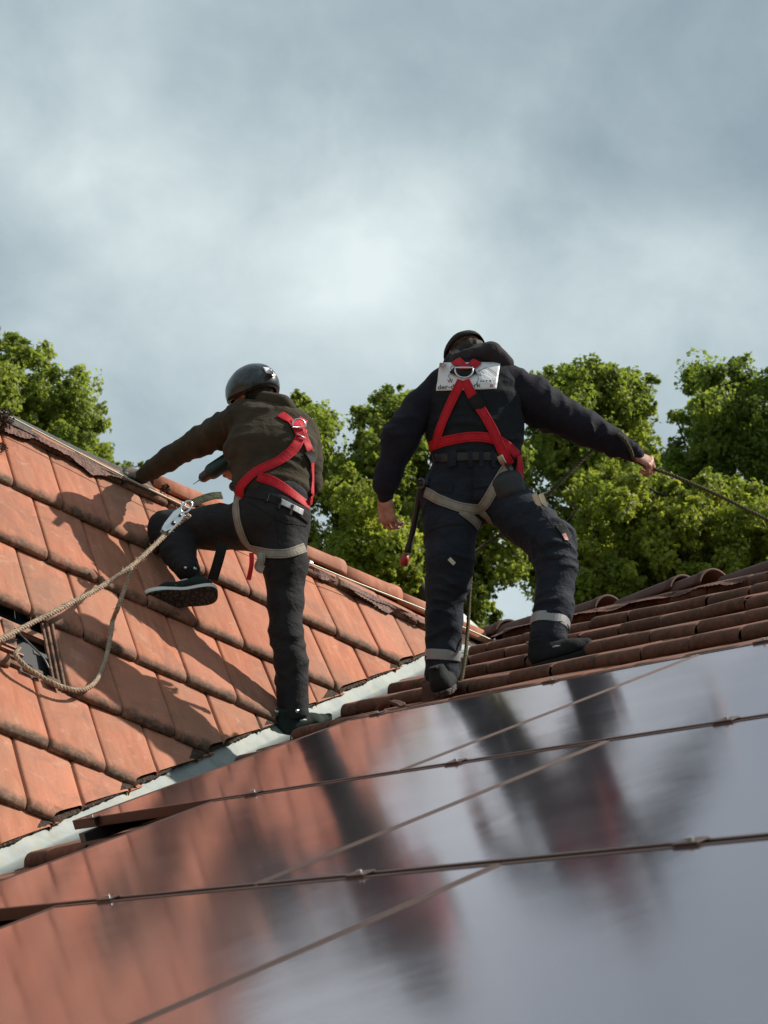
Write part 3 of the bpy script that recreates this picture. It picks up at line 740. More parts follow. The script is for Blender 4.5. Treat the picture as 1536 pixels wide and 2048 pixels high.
def ribbon(name, pts, nrms, width, thick, m, parent, lift=.003, smoothn=2):
    P_ = np.array(pts); N_ = np.array(nrms)
    for _ in range(smoothn):
        Q_ = P_.copy(); Q_[1:-1] = (P_[:-2]+2*P_[1:-1]+P_[2:])/4; P_ = Q_
        Q_ = N_.copy(); Q_[1:-1] = (N_[:-2]+2*N_[1:-1]+N_[2:])/4; N_ = Q_
    V = []; F = []; n = len(P_)
    for i in range(n):
        t = nrm(P_[min(i+1, n-1)]-P_[max(i-1, 0)]); nn = nrm(N_[i]-t*(N_[i]@t)); s = np.cross(t, nn)
        wd = width[i*len(width)//n] if hasattr(width, '__len__') else width
        for (x, y) in ((-.5, -.2), (-.5, .6), (-.42, 1), (0, 1.12), (.42, 1), (.5, .6), (.5, -.2)):
            V.append(P_[i]+s*wd*x+nn*(lift+thick*y))
    m_ = 7
    for i in range(n-1):
        for j in range(m_):
            F.append((i*m_+j, (i+1)*m_+j, (i+1)*m_+(j+1) % m_, i*m_+(j+1) % m_))
    F.append(tuple(range(m_))); F.append(tuple((n-1)*m_+j for j in range(m_-1, -1, -1)))
    tn = np.tile(np.array([[0, 0, 0], [0, 0, 0], [.08, 0, 0], [.5, 0, 0], [.92, 0, 0], [1, 0, 0], [1, 0, 0]], float), (n, 1)); tn[:, 1] = 1
    return mk(name, V, F, m, parent, False, tn)
def strap(name, bv, px, width, m, parent, guess=11.2, thick=.003, lift=.004, step=6, sm=3):
    C = crom([np.array([x, y, 0.]) for x, y in px], 6); R = []
    for i in range(len(C)-1):
        L = np.linalg.norm(C[i+1]-C[i]); k = max(1, int(L/step))
        for j in range(k): R.append(C[i]+(C[i+1]-C[i])*j/k)
    R.append(C[-1]); pts = []; ns = []
    for c in R:
        q, nn = shoot(bv, c[0], c[1], guess); pts.append(q); ns.append(nn)
    dd = [(p-EYE)@CW for p in pts]; med = np.median(dd)
    for i in range(len(pts)):            # a ray that slips past the body keeps its neighbour's depth
        if abs(dd[i]-med) > .35:
            k = min(range(len(pts)), key=lambda j: (abs(j-i) if abs(dd[j]-med) <= .35 else 1e6)); pts[i] = EYE+raydir(*R[i][:2])*dd[k]; ns[i] = ns[k]
    return ribbon(name, pts, ns, width, thick, m, parent, lift, sm)
def ring(name, bv, a, b, t, width, m, parent, rmax=.2, lift=.002, tilt=0.0, arc=(0, 1), thick=.002):
    a, b = np.asarray(a), np.asarray(b); u = nrm(b-a); c = a+(b-a)*t; s = nrm(np.cross(u, CW)); f_ = np.cross(s, u)
    pts = []; ns = []
    for i in range(41):
        an = 2*math.pi*(arc[0]+(arc[1]-arc[0])*i/40); d = s*math.cos(an)+f_*math.sin(an); cc = c+u*tilt*math.cos(an)
        h = bv.ray_cast(Vector(cc+d*rmax), Vector(-d))
        if h[0] is None: continue
        pts.append(np.array(h[0])); ns.append(d)
    return ribbon(name, pts, ns, width, thick, m, parent, lift, 2)
def hand(wrist, F_, N_, curls, thumb_side, sc=1.0, spread=.10, thumb=(.6, .5, .3), tdir=None):
    """prims of a hand: F_ fingers forward, N_ out of the back of the hand, thumb_side +-1 along S"""
    F_ = nrm(F_); N_ = nrm(N_-F_*(N_@F_)); S = np.cross(F_, N_)*thumb_side
    pr_ = [E(wrist-F_*.03, wrist+F_*.015*sc, .027*sc, .029*sc, .020*sc, .018*sc, S, k=.012),
           E(wrist+F_*.01*sc, wrist+F_*.080*sc, .030*sc, .041*sc, .017*sc, .014*sc, S, k=.014)]
    Ls = [(.044, .026, .020), (.048, .030, .022), (.045, .028, .021), (.035, .021, .018)]; offs = [.031, .010, -.011, -.031]
    for i in range(4):
        base = wrist+F_*(.082-abs(offs[i]-.008)*.25)*sc+S*offs[i]*sc; ang = 0; p0 = base; r0 = (.0100, .0105, .0100, .0088)[i]*sc
        d0 = nrm(F_+S*spread*(offs[i]/.03))
        pr_.append(BALL(base+N_*.003, r0*1.15, .006))
        for j in range(3):
            ang += curls[i][j] if hasattr(curls[i], '__len__') else curls[i]*(1.0, 1.15, .7)[j]
            d = d0*math.cos(ang)-N_*math.sin(ang); p1 = p0+d*Ls[i][j]*sc
            pr_.append(E(p0, p1, r0*(1-.09*j), r0*(1-.09*(j+1)), k=.003)); p0 = p1
    tb = wrist+F_*.022*sc+S*.026*sc-N_*.006*sc
    td = nrm(F_*thumb[0]+S*thumb[1]-N_*thumb[2]) if tdir is None else nrm(tdir); p0 = tb
    for j, L in enumerate((.044, .032, .026)):
        p1 = p0+td*L*sc; pr_.append(E(p0, p1, (.0155, .0118, .0108)[j]*sc, (.0118, .0108, .0095)[j]*sc, k=.008 if j == 0 else .003)); p0 = p1
        td = nrm(td+F_*.25-S*.30-N_*.25)
    return pr_
def head_prims(c, face, up, neck_to, sc=1.0):
    face = nrm(face); up = nrm(up-face*(up@face)); s = np.cross(face, up)
    q = lambda f_, u_, s_: c+(face*f_+up*u_+s*s_)*sc
    p = [ELL(q(-.012, .035, 0), face, up, s, .098*sc, .088*sc, .076*sc, .02),
         ELL(q(.030, -.035, 0), face, up, s, .062*sc, .085*sc, .056*sc, .03),
         E(q(.02, -.085, -.03), q(.068, -.105, 0), .020*sc, .018*sc, k=.02), E(q(.02, -.085, .03), q(.068, -.105, 0), .020*sc, .018*sc, k=.02),
         E(q(.088, .018, 0), q(.106, -.028, 0), .008*sc, .012*sc, k=.012), BALL(q(.094, -.033, .010), .008*sc, .006), BALL(q(.094, -.033, -.010), .008*sc, .006),
         E(q(.078, .030, -.045), q(.086, .032, 0), .010*sc, .010*sc, k=.012), E(q(.078, .030, .045), q(.086, .032, 0), .010*sc, .010*sc, k=.012),
         E(q(.083, -.060, -.020), q(.091, -.058, 0), .006*sc, .007*sc, k=.005), E(q(.083, -.060, .020), q(.091, -.058, 0), .006*sc, .007*sc, k=.005),
         E(q(.081, -.072, -.016), q(.089, -.072, 0), .006*sc, .007*sc, k=.005), E(q(.081, -.072, .016), q(.089, -.072, 0), .006*sc, .007*sc, k=.005),
         BALL(q(.060, -.012, .045), .026*sc, .02), BALL(q(.060, -.012, -.045), .026*sc, .02)]
    for sg in (-1, 1):
        e = dict(ELL(q(.092, .010, .031*sg), face, up, s, .011*sc, .009*sc, .014*sc, .004)); e['sub'] = 1; p.append(e)
        p.append(BALL(q(.076, .010, .031*sg), .0125*sc, .002))
        p.append(ELL(q(-.008, -.004, .079*sg), nrm(face*.9+up*.2), up, nrm(s*sg+face*-.5), .017*sc, .031*sc, .007*sc, .004))
        e = dict(ELL(q(-.004, 0, .088*sg), face, up, s, .008*sc, .017*sc, .006*sc, .003)); e['sub'] = 1; p.append(e)
    p.append(E(q(-.030, -.06, 0), neck_to, .052*sc, .060*sc, k=.03))
    return p
def stack(o, name='body'):
    """join several skins into ONE mesh"""
    V = []; F = []
    for (v, q) in o:
        n = sum(len(a) for a in V); V.append(v); F.append(q+n)
    return np.concatenate(V), np.concatenate(F)
def shoe(person, heel, toe, up, w, mats, sole_h=.022, name='shoe', mid=True, ankle=None, heelh=1.0, label=None):
    F_ = nrm(np.asarray(toe)-np.asarray(heel)); up = nrm(up-F_*(up@F_)); S = np.cross(F_, up); L = np.linalg.norm(np.asarray(toe)-np.asarray(heel))
    q = lambda f_, s_, u_: np.asarray(heel)+F_*f_*L+S*s_*w+up*u_
    h0 = sole_h; hs = 1.0 if mid else 1.35
    pm = [E(q(.13, 0, h0+.035), q(.30, 0, h0+.035), w*.40, w*.42, .040, .045, S, k=.03), E(q(.12, 0, h0+.01), q(.5, .02, h0+.012), w*.42, w*.43, .025, .024, S, k=.03),
          E(q(.30, 0, h0+.035), q(.68, .03, h0+.018), w*.40, w*.46, .042*hs, .028*hs, S, k=.03), E(q(.65, .03, h0+.016), q(.87, .02, h0+.012*hs), w*.47, w*.38, .028*hs, .023*hs, S, k=.03),
          E(q(.17, 0, h0+.04), q(.20, 0, h0+.085), w*.36, w*.38, .044, .046, S, k=.02)]
    sh = soft(name, pm, .005, mats[0], person, wn_amp=.0006, wn_scale=40, cuts=[(q(0, 0, h0-.002), -up), (q(.2, 0, h0+.105), up)])
    if label: sh['label'] = label
    out = [(0, .0), (.02, .26), (.10, .40), (.25, .42), (.42, .39), (.58, .44), (.72, .49), (.86, .44), (.95, .28), (1.0, .04), (.97, -.20), (.88, -.38), (.72, -.44), (.55, -.38), (.42, -.34), (.25, -.38), (.10, -.37), (.02, -.24)]
    def slab(nm, u0, u1, grow, m, curl=.0):
        C = crom([np.array([a, b, 0]) for a, b in out], 4, closed=True); V = []; F = []; k = len(C)
        lv = [(u0, grow-.02), (u0+(u1-u0)*.25, grow+.02), (u0+(u1-u0)*.75, grow+.02), (u1, grow-.03)]
        for (uu, gr) in lv:
            for c in C:
                f_ = .5+(c[0]-.5)*(1+gr*.6); s_ = c[1]*(1+gr); lift = curl*max(0, f_-.72)**2
                V.append(q(f_, s_, uu+lift))
        for i in range(len(lv)-1):
            for j in range(k): F.append((i*k+j, i*k+(j+1) % k, (i+1)*k+(j+1) % k, (i+1)*k+j))
        F.append(tuple(range(k-1, -1, -1))); F.append(tuple((len(lv)-1)*k+j for j in range(k)))
        return mk(nm, V, F, m, sh, False)
    slab('outsole', 0, .010 if mid else sole_h*.9, .03 if mid else .09, M['rubber'] if mid else mats[1], .25)
    if mid: slab('midsole', .0102, sole_h+.008, .06, mats[1], .25)
    # laces and trim
    mb = MB()
    for i in range(4):
        f_ = .36+.08*i; hgt = h0+.083-.040*(f_-.30)/.38
        mb.tube([q(f_, -.24, hgt-.012), q(f_+.02, 0, hgt+.006-.002*i), q(f_, .24, hgt-.012)], .0028, 6)
    mb.build('laces', mats[2], sh, True)
    for tp in ([q(.06, -.12, h0+.10), q(.035, 0, h0+.098), q(.06, .12, h0+.10)], crom([q(.22, .40, h0+.018), q(.38, .44, h0+.045), q(.55, .40, h0+.03)], 4), crom([q(.22, -.40, h0+.018), q(.38, -.43, h0+.045), q(.55, -.38, h0+.03)], 4),
               *([[q(.46+.09*i, sg*.44, h0+.004), q(.44+.09*i, sg*.40, h0+.030-.004*i), q(.42+.09*i, sg*.28, h0+.058-.010*i)] for i in range(3) for sg in (-1, 1)] if mid else [])):
        mb = MB(); mb.tube(tp, .0055, 6); mb.build('trim', mats[3], sh, True)
    return sh

# ------------------------------------------------------------------ the man in the cap (right)
def p(x, y, d): return P(x, y, d)
R_ = CR
man = thing('person', 'man in black cap and dark hoodie standing on the right roof, pulling a rope', 'person', loc=onB(985, 1360))
# torso: hoodie with vest
SIDE = cdir(1, .05, -.10)
tw = [E(p(949, 908, 10.98), p(950, 860, 11.02), .205, .212, .125, .135, SIDE, .05, [(.008, .05, 0, 1, .8)], 3),
      E(p(950, 860, 11.02), p(950, 800, 11.06), .212, .215, .135, .140, SIDE, .05, [(.010, .085, 0, 1, 1.4)], 5),
      E(p(950, 800, 11.06), p(955, 765, 11.10), .215, .205, .140, .125, SIDE, .05),
      E(p(898, 770, 11.12), p(1012, 766, 11.08), .075, .078, .08, .08, None, .05),
      E(p(930, 745, 11.14), p(985, 745, 11.14), .062, .062, k=.05),
      E(p(1018, 880, 10.98), p(1016, 920, 10.97), .050, .055, .09, .09, SIDE, .03, [(.008, .05, 0, 1, .5)], 9)]
vest = soft('vest', tw, .0075, M['vest'], man, wn_amp=.0035, wn_scale=13, seed=4)
elb_l, wr_l = p(800, 878, 11.02), p(771, 982, 10.98)
arm_l = [E(p(886, 775, 11.10), p(840, 815, 11.07), 0.082, 0.082, k=.04, fold=[(.006, .09, 0, 1, 1)]),
         E(p(840, 815, 11.07), elb_l, 0.080, 0.086, k=.03, fold=[(.009, .07, .3, 1, .9)], fseed=7),
         E(elb_l, p(778, 945, 10.99), 0.082, 0.058, k=.03, fold=[(.014, .055, 0, .8, .7)], fseed=2),
         E(p(778, 945, 10.99), p(771, 968, 10.98), 0.067, 0.063, k=.02),
         E(p(771, 972, 10.98), p(771, 992, 10.98), 0.040, 0.038, k=.006)]
sho_r, elb_r, wr_r = p(1045, 788, 11.08), p(1170, 856, 11.06), p(1262, 906, 11.05)
arm_r = [E(p(1020, 778, 11.08), p(1060, 796, 11.08), 0.093, 0.100, k=.04, fold=[(.008, .10, 0, 1, 1)], fseed=3),
         E(p(1060, 796, 11.08), p(1098, 820, 11.08), 0.100, 0.097, k=.04, fold=[(.012, .10, 0, 1, 1.2)], fseed=11),
         E(p(1098, 820, 11.08), elb_r, 0.097, 0.080, k=.03, fold=[(.016, .085, 0, 1, 1.2)], fseed=6),
         E(elb_r, p(1230, 886, 11.06), 0.080, 0.060, k=.03, fold=[(.014, .07, 0, 1, 1)], fseed=8),
         E(p(1230, 886, 11.06), p(1260, 903, 11.05), 0.060, 0.047, k=.02, fold=[(.008, .03, 0, 1, .5)], fseed=8),
         E(p(1257, 902, 11.05), p(1271, 910, 11.05), 0.041, 0.037, k=.006)]
shirt_low = [E(p(948, 898, 10.985), p(950, 912, 10.975), .198, .190, .128, .120, SIDE, .02)]
hoodie = soft('hoodie', [E(p(950, 800, 11.07), p(955, 765, 11.11), .20, .20, .12, .11, SIDE, .05),
                         E(p(898, 768, 11.12), p(1018, 765, 11.08), .078, .086, .08, .08, None, .05)]+arm_l+arm_r+shirt_low, .0075, M['hoodieR'], man, wn_amp=.004, wn_scale=11, seed=9)
hoodp = [E(p(912, 726, 11.10), p(1005, 726, 11.06), .026, .034, k=.03, fold=[(.010, .07, 0, 1, 1)], fseed=2),
         E(p(935, 716, 11.08), p(985, 706, 11.05), .034, .046, k=.03, fold=[(.006, .06, 0, 1, 1)], fseed=4), E(p(985, 704, 11.05), p(1014, 726, 11.06), .042, .030, k=.03),
         E(p(905, 720, 11.15), p(930, 700, 11.22), .035, .035, k=.03), E(p(950, 697, 11.12), p(978, 696, 11.08), .022, .026, k=.03)]
hoodp.append(E(p(916, 718, 11.10), p(955, 709, 11.08), .030, .032, k=.03))
hood = soft('hood', hoodp, .006, M['hood'], man, wn_amp=.003, wn_scale=16, seed=3)
HC = p(930, 716, 11.27); HF = cdir(-.50, -.74, .46); HU = cdir(-.18, .70, .68)
body_parts = [sdf_mesh(head_prims(HC, HF, HU, p(950, 735, 11.16)), .0045)]
skel = [E(p(950, 735, 11.14), p(950, 900, 11.0), .13, .12, .08, .09, SIDE, .04), E(p(895, 772, 11.11), p(1012, 770, 11.09), .05, .05, k=.04), E(p(900, 775, 11.10), elb_l, .05, .045), E(elb_l, wr_l, .045, .030), E(p(1015, 775, 11.08), elb_r, .05, .045), E(elb_r, wr_r, .045, .030),
        E(p(915, 970, 10.98), p(975, 970, 10.98), .09, .09, k=.05)]
KL, KR = p(899, 1150, 10.86), p(1104, 1092, 10.74); AL, AR = p(887, 1345, 10.80), p(1098, 1275, 10.50)
skel += [E(p(905, 985, 10.98), KL, .075, .055), E(KL, AL, .055, .038), E(p(990, 985, 10.97), KR, .075, .055), E(KR, AR, .055, .038)]
body_parts.append(sdf_mesh(skel, .012))
hr_w = p(1268, 908, 11.05); FR = cdir(.88, -.46, .05); NR = cdir(.38, .72, -.55)
hd = [(.85, 1.25, .9)]*4
body_parts.append(sdf_mesh(hand(hr_w, FR, NR, [(.75, 1.3, 1.0), (.85, 1.35, 1.0), (.95, 1.35, 1.0), (1.0, 1.35, 1.0)], -1, 1.10, .05, (.75, .25, .6)), .0032))
hl_w = p(771, 1000, 10.98); FL = cdir(.10, -.98, .12); NL = cdir(-.55, -.05, -.8)
body_parts.append(sdf_mesh(hand(hl_w, FL, NL, [(.75, .9, .6), (.65, .8, .5), (.60, .75, .5), (.55, .75, .5)], 1, 1.16, .12, (.85, .35, .35)), .0032))
V, Q = stack(body_parts)
mk('body', V, Q.tolist(), M['skin'], man, True)
# trousers
tr = [E(p(948, 922, 10.97), p(947, 985, 10.97), .190, .215, .120, .135, SIDE, .05, [(.005, .06, 0, 1, 1)], 2),
      E(p(893, 990, 10.97), p(902, 1050, 10.93), .118, .122, .125, .125, SIDE, .05, [(.008, .09, 0, 1, 1.2)], 3),
      E(p(902, 1050, 10.93), p(900, 1120, 10.86), 0.117, 0.108, k=.04, fold=[(.012, .10, 0, 1, 1.6)], fseed=5),
      E(p(900, 1120, 10.86), p(898, 1165, 10.86), 0.108, 0.099, k=.03, fold=[(.015, .055, 0, 1, .8)], fseed=6),
      E(p(894, 1165, 10.86), p(887, 1235, 10.84), 0.094, 0.083, k=.03, fold=[(.015, .045, 0, 1, .6)], fseed=8),
      E(p(887, 1235, 10.84), p(885, 1345, 10.80), 0.081, 0.078, k=.03, fold=[(.009, .08, 0, 1, 1.2)], fseed=9),
      E(p(995, 992, 10.96), p(1052, 1040, 10.85), 0.120, 0.117, k=.05, fold=[(.009, .10, 0, 1, 1.4)], fseed=4),
      E(p(1052, 1040, 10.85), p(1103, 1088, 10.74), 0.115, 0.111, k=.04, fold=[(.012, .08, .2, 1, 1.2)], fseed=1),
      E(p(1103, 1088, 10.74), p(1113, 1140, 10.67), 0.108, 0.088, k=.03, fold=[(.014, .045, 0, 1, .8)], fseed=3),
      E(p(1113, 1140, 10.67), p(1108, 1215, 10.58), 0.088, 0.084, k=.03, fold=[(.010, .07, 0, 1, 1)], fseed=6),
      E(p(1108, 1215, 10.58), p(1095, 1275, 10.51), 0.084, 0.083, k=.03, fold=[(.010, .05, 0, 1, 1)], fseed=7)]
trs = soft('trousers', tr, .0075, M['trouR'], man, wn_amp=.0035, wn_scale=13, seed=12, cuts=[(p(886, 1362, 10.79), cdir(0, -1, 0))])
bv = bvh_of([vest, hoodie, trs])
bvt = bvh_of([trs]); bvv = bvh_of([vest, hoodie])
for q in ([(864, 918), (900, 915), (950, 913), (1000, 914), (1022, 918)],): strap('belt', bvt, q, .040, M['belt'], man, 10.9, .004)
bl = []
for x in (905, 940, 962, 985):
    bl.append(strap('belt_loop', bvt, [(x, 903), (x+1, 934)], .020 if x != 905 else .045, M['trouR'], man, 10.85, .004, .008, 4, 1))
# pocket flaps and seams on the trousers
for q, w in (([(868, 972), (905, 976)], .05), ([(946, 968), (985, 962)], .045)): strap('pocket_flap', bvt, q, w, M['trouR'], trs, 10.85, .004, .002, 5, 2)
for q in ([(945, 935), (944, 1000), (948, 1035)], [(862, 1060), (905, 1048), (955, 1055)], [(1020, 1050), (1062, 1072), (1100, 1118), (1130, 1108)], [(1075, 1005), (1112, 1062), (1142, 1090)]):
    strap('seam', bvt, q, .006, M['black_web'], trs, 10.85, .002, .002, 5, 2)
for a, b, t in ((KL, AL, .83), (p(1113, 1140, 10.67), p(1095, 1275, 10.51), .80)):
    ring('reflective_band', bvt, a, b, t, .048, M['reflect'], man, .16)
mbx = strap('knee_patch', bvt, [(1118, 1050), (1138, 1078)], .05, M['black_web'], trs, 10.7, .004, .003, 4, 1)
strap('badge', bvt, [(1126, 1068), (1132, 1082)], .022, mat('pink_badge', (.5, .22, .2), .7), trs, 10.7, .002, .006, 4, 1)
strap('paint_mark', bvt, [(898, 1117), (909, 1128)], .018, M['pale_trim'], trs, 10.8, .0008, .002, 4, 1)
# shoes
shoe(man, onB(886, 1393, .035), onB(886, 1393, .035)+nrm(CW+UB*.2)*.29, nrm(NB), .100, (M['shoe_black'], M['rubber'], M['black_web'], M['black_web']), .028, 'boot', False)
hb = P(1066, 1344, 10.44); tb_ = P(1196, 1306, 10.46)
shoe(man, hb, tb_, cdir(.12, .97, .15), .110, (M['shoe_black'], M['black_web'], M['black_web'], M['reflect']), .034, 'boot', False)
# cap
def cap_mesh(c, face, up, a, b, h, brim, m, parent, name='cap'):
    face = nrm(face); up = nrm(up-face*(up@face)); s = np.cross(face, up); V = []; F = []; n = 28; rings = 9
    for i in range(rings):
        ph = math.pi/2*i/(rings-1)
        for k in range(n):
            t = 2*math.pi*k/n; bump_ = 1+.012*math.cos(6*t)
            V.append(c+face*(a*math.cos(t)*math.cos(ph)**.8*bump_)+s*(b*math.sin(t)*math.cos(ph)**.8*bump_)+up*(h*math.sin(ph)))
    for i in range(rings-1):
        for k in range(n): F.append((i*n+k, i*n+(k+1) % n, (i+1)*n+(k+1) % n, (i+1)*n+k))
    n0 = len(V); m_ = 12
    for j in range(4):
        for k in range(m_+1):
            t = -1.05+2.1*k/m_; ex = brim*(j/3)*math.cos(t*1.1)
            V.append(c+face*(a*math.cos(t)+ex)+s*(b*math.sin(t))+up*(.006-.25*ex-.10*(b*math.sin(t))**2/b*(j/3)))
    for j in range(3):
        for k in range(m_): a_ = n0+j*(m_+1)+k; F.append((a_, a_+1, a_+m_+2, a_+m_+1))
    o = mk(name, V, F, m, parent, True); md = o.modifiers.new('thickness', 'SOLIDIFY'); md.thickness = .004; return o
cp = cap_mesh(HC+nrm(HU)*.022-nrm(HF)*.010, HF, HU, .114, .094, .095, .07, M['cap'], man)
mb = MB(); cc = HC+nrm(HU)*.130-nrm(HF)*.010; mb.tube([cc-nrm(HU)*.006, cc], .006, 8); mb.build('button', M['cap'], cp)
hp = [ELL(HC-nrm(HF)*.02+nrm(HU)*.0, HF, HU, np.cross(HF, HU), .100, .070, .082, .02)]
soft('hair', hp, .006, M['hair'], man, wn_amp=.003, wn_scale=40, cuts=[(HC+nrm(HF)*.02, HF)])
# white back patch with its print
def project_quad(bv_, corners, nx, ny, lift, name, m, parent, guess=11.0, ramp_=None):
    (x0, y0), (x1, y1), (x2, y2), (x3, y3) = corners; V = []; F = []
    for j in range(ny+1):
        for i in range(nx+1):
            u_, v_ = i/nx, j/ny; x = (x0*(1-u_)+x1*u_)*(1-v_)+(x3*(1-u_)+x2*u_)*v_; y = (y0*(1-u_)+y1*u_)*(1-v_)+(y3*(1-u_)+y2*u_)*v_
            q, nn = shoot(bv_, x, y, guess); V.append(q+nn*lift)
    V = np.array(V).reshape(ny+1, nx+1, 3)
    for _ in range(3):
        W = V.copy(); W[1:-1, 1:-1] = (V[:-2, 1:-1]+V[2:, 1:-1]+V[1:-1, :-2]+V[1:-1, 2:]+2*V[1:-1, 1:-1])/6; V = W
    V = V.reshape(-1, 3)
    for j in range(ny):
        for i in range(nx): a = j*(nx+1)+i; F.append((a, a+nx+1, a+nx+2, a+1))
    o = mk(name, V, F, m, parent, True); md = o.modifiers.new('thickness', 'SOLIDIFY'); md.thickness = .0015; return o
mp_ = mat('white_patch', (.72, .72, .76), .45, 0, .5); bump(mp_, noise(mp_.node_tree, 24, 3, .5, 1.2), .35, .012)
PC = [(879.5, 726), (1001, 725), (992.5, 778), (872.5, 782)]
patch = project_quad(bvv, PC, 26, 12, .0030, 'back_patch', mp_, man)
bvp = bvh_of([patch])
def write(txt, x, y, size, ang, m, parent, name, bv_, squash=1.0, lift=.0022, extr=0):
    cu = bpy.data.curves.new('t', 'FONT'); cu.body = txt; cu.size = 1.0; cu.resolution_u = 3; cu.offset = .012
    to = bpy.data.objects.new('t', cu); COL.objects.link(to); bpy.context.view_layer.update()
    me = bpy.data.meshes.new_from_object(to.evaluated_get(bpy.context.evaluated_depsgraph_get())); bpy.data.objects.remove(to)
    ca, sa = math.cos(ang), math.sin(ang); V = []
    for v in me.vertices:
        lx, ly = v.co.x*size*squash, v.co.y*size
        q, nn = shoot(bv_, x+lx*ca-ly*sa, y-(lx*sa+ly*ca), 11.0); V.append(q+nn*lift)
    o = mk(name, V, [tuple(f.vertices) for f in me.polygons], m, parent, False); bpy.data.meshes.remove(me); return o
mi = mat('dark_print', (.05, .05, .07), .6); mr = mat('red_print', (.30, .02, .04), .6)
write('der-dachstark', 875.5, 779.0, 12.5, .055, mi, patch, 'lettering', bvp, 1.22)
write('W', 895.5, 766, 10, .03, mr, patch, 'lettering', bvp); write('at', 979.5, 774, 10.5, -.02, mr, patch, 'lettering', bvp, .9)
for q in ([(905, 762), (897, 752), (905, 745), (902, 735), (912, 728)], [(952, 770), (957, 756), (951, 745), (962, 752), (958, 740), (968, 748)], [(955, 744), (972, 736), (985, 742), (996, 752)]):
    strap('drawing', bvp, q, .0030, mat('grey_print', (.22, .23, .28), .6), patch, 11, .0004, .0018, 3, 0)
# harness
har = mk('harness', [HC], [], None, man)
H = lambda nm, q, w, m, g_=10.95, b_=None, l_=.005: strap(nm, b_ or bv, q, w, m, man, g_, .003, l_)
bpy.data.objects.remove(har)
red = M['red']
def harness_root(parent, bv_, q, w, g_): return strap('harness', bv_, q, w, M['red'], parent, g_, .003, .006)
hr = harness_root(man, bv, [(924, 762), (908, 795), (886, 845), (870, 893)], .046, 10.95)
def HS(nm, q, w, m, par=None, l_=.006, g_=10.95, b_=None, th=.003): return strap(nm, b_ or bv, q, w, m, par or hr, g_, th, l_)
HS('strap', [(930, 762), (944, 790), (952, 805)], .046, red); HS('strap', [(953, 806), (980, 850), (1000, 893), (1018, 928)], .046, red, l_=.010)
HS('sleeve', [(946, 794), (962, 818)], .056, M['black_web'], l_=.013)
HS('strap', [(861, 893), (895, 881), (950, 873), (990, 879), (1012, 890), (1036, 912)], .046, red, l_=.004)
HS('strap', [(1034, 910), (1037, 955)], .05, red, l_=.012, g_=10.9)
HS('yoke', [(912, 722), (928, 738), (932, 752)], .05, red); HS('yoke', [(955, 725), (940, 738), (928, 752)], .05, red, l_=.009)
HS('plate', [(908, 742), (930, 749), (950, 742)], .055, M['black_web'], l_=.012, th=.005); HS('yoke', [(921, 739), (941, 739)], .034, red, l_=.020)
c0, n0_ = shoot(bv, 930, 750, 10.95); c0 = c0+n0_*.03
def dring(c, nn, up, r, m, parent, name='ring', rad=.0042):
    nn = nrm(nn); up = nrm(up-nn*(up@nn)); s = np.cross(nn, up); mbr = MB()
    pts = [c+s*r*math.cos(t)+up*r*.9*math.sin(t) for t in np.linspace(math.pi*1.0, math.pi*2.0, 12)]+[c+s*r+up*r*.35, c-s*r+up*r*.35]
    mbr.tube(pts, rad, 8, closed=True); return mbr.build(name, m, parent, True)
dring(c0, -CW+CU*.4, CU, .042, M['steel'], hr)
gw = M['grey_web']
HS('leg_strap', [(1014, 930), (992, 970), (968, 1010), (948, 1018), (915, 1014), (880, 1000), (852, 984)], .048, gw, l_=.006, g_=10.9)
HS('leg_strap', [(921, 1020), (942, 1036), (958, 1052)], .045, gw, l_=.004, g_=10.9); HS('leg_strap', [(958, 1019), (974, 1034), (982, 1046)], .035, gw, l_=.004, g_=10.9)
HS('buckle', [(1000, 912), (1006, 924)], .03, M['steel'], l_=.010, th=.006, g_=10.9); HS('buckle', [(1014, 926), (1020, 950)], .026, M['black_metal'], l_=.014, th=.006, g_=10.9)
# hip pouch, tools
soft('pouch', [E(p(1010, 965, 10.86), p(1020, 985, 10.84), .085, .075, .05, .045, SIDE, .03)], .006, M['belt'], man, wn_amp=.002, wn_scale=20)
mb = MB()
for x, dx in ((1072, 6), (1084, 9)):
    c, nn = shoot(bvt, x, 1006, 10.75); mb.box(c+nn*.012, cdir(.35, -.94, 0)*.035, cdir(.94, .35, 0)*.010, nn*.006)
bevel(mb.build('folding_rule', mat('pale_wood', (.62, .56, .44), .6), man), .002)
mb = MB(); mb.tube(crom([p(846, 966, 10.92), p(838, 1000, 10.98), p(826, 1060, 11.02), p(815, 1105, 11.03)], 6), [.018]*7+[.014]*9+[.017]*3, 8); mb.tube([p(858, 966, 10.90), p(838, 968, 10.92)], .022, 8)
lan = mb.build('tool_lanyard', M['belt'], man, True)
mb = MB(); mb.tube([p(812, 1108, 11.03), p(810, 1118, 11.03), p(807, 1132, 11.03)], [.012, .022, .017], 10); mb.build('grip_end', mat('red_plastic', (.35, .03, .03), .5), lan, True)
mb = MB(); mb.tube(crom([p(840, 955, 10.90), p(848, 962, 10.88), p(846, 975, 10.88), p(838, 972, 10.90)], 3), .006, 6); mb.build('carabiner', M['steel_dark'], man, True)

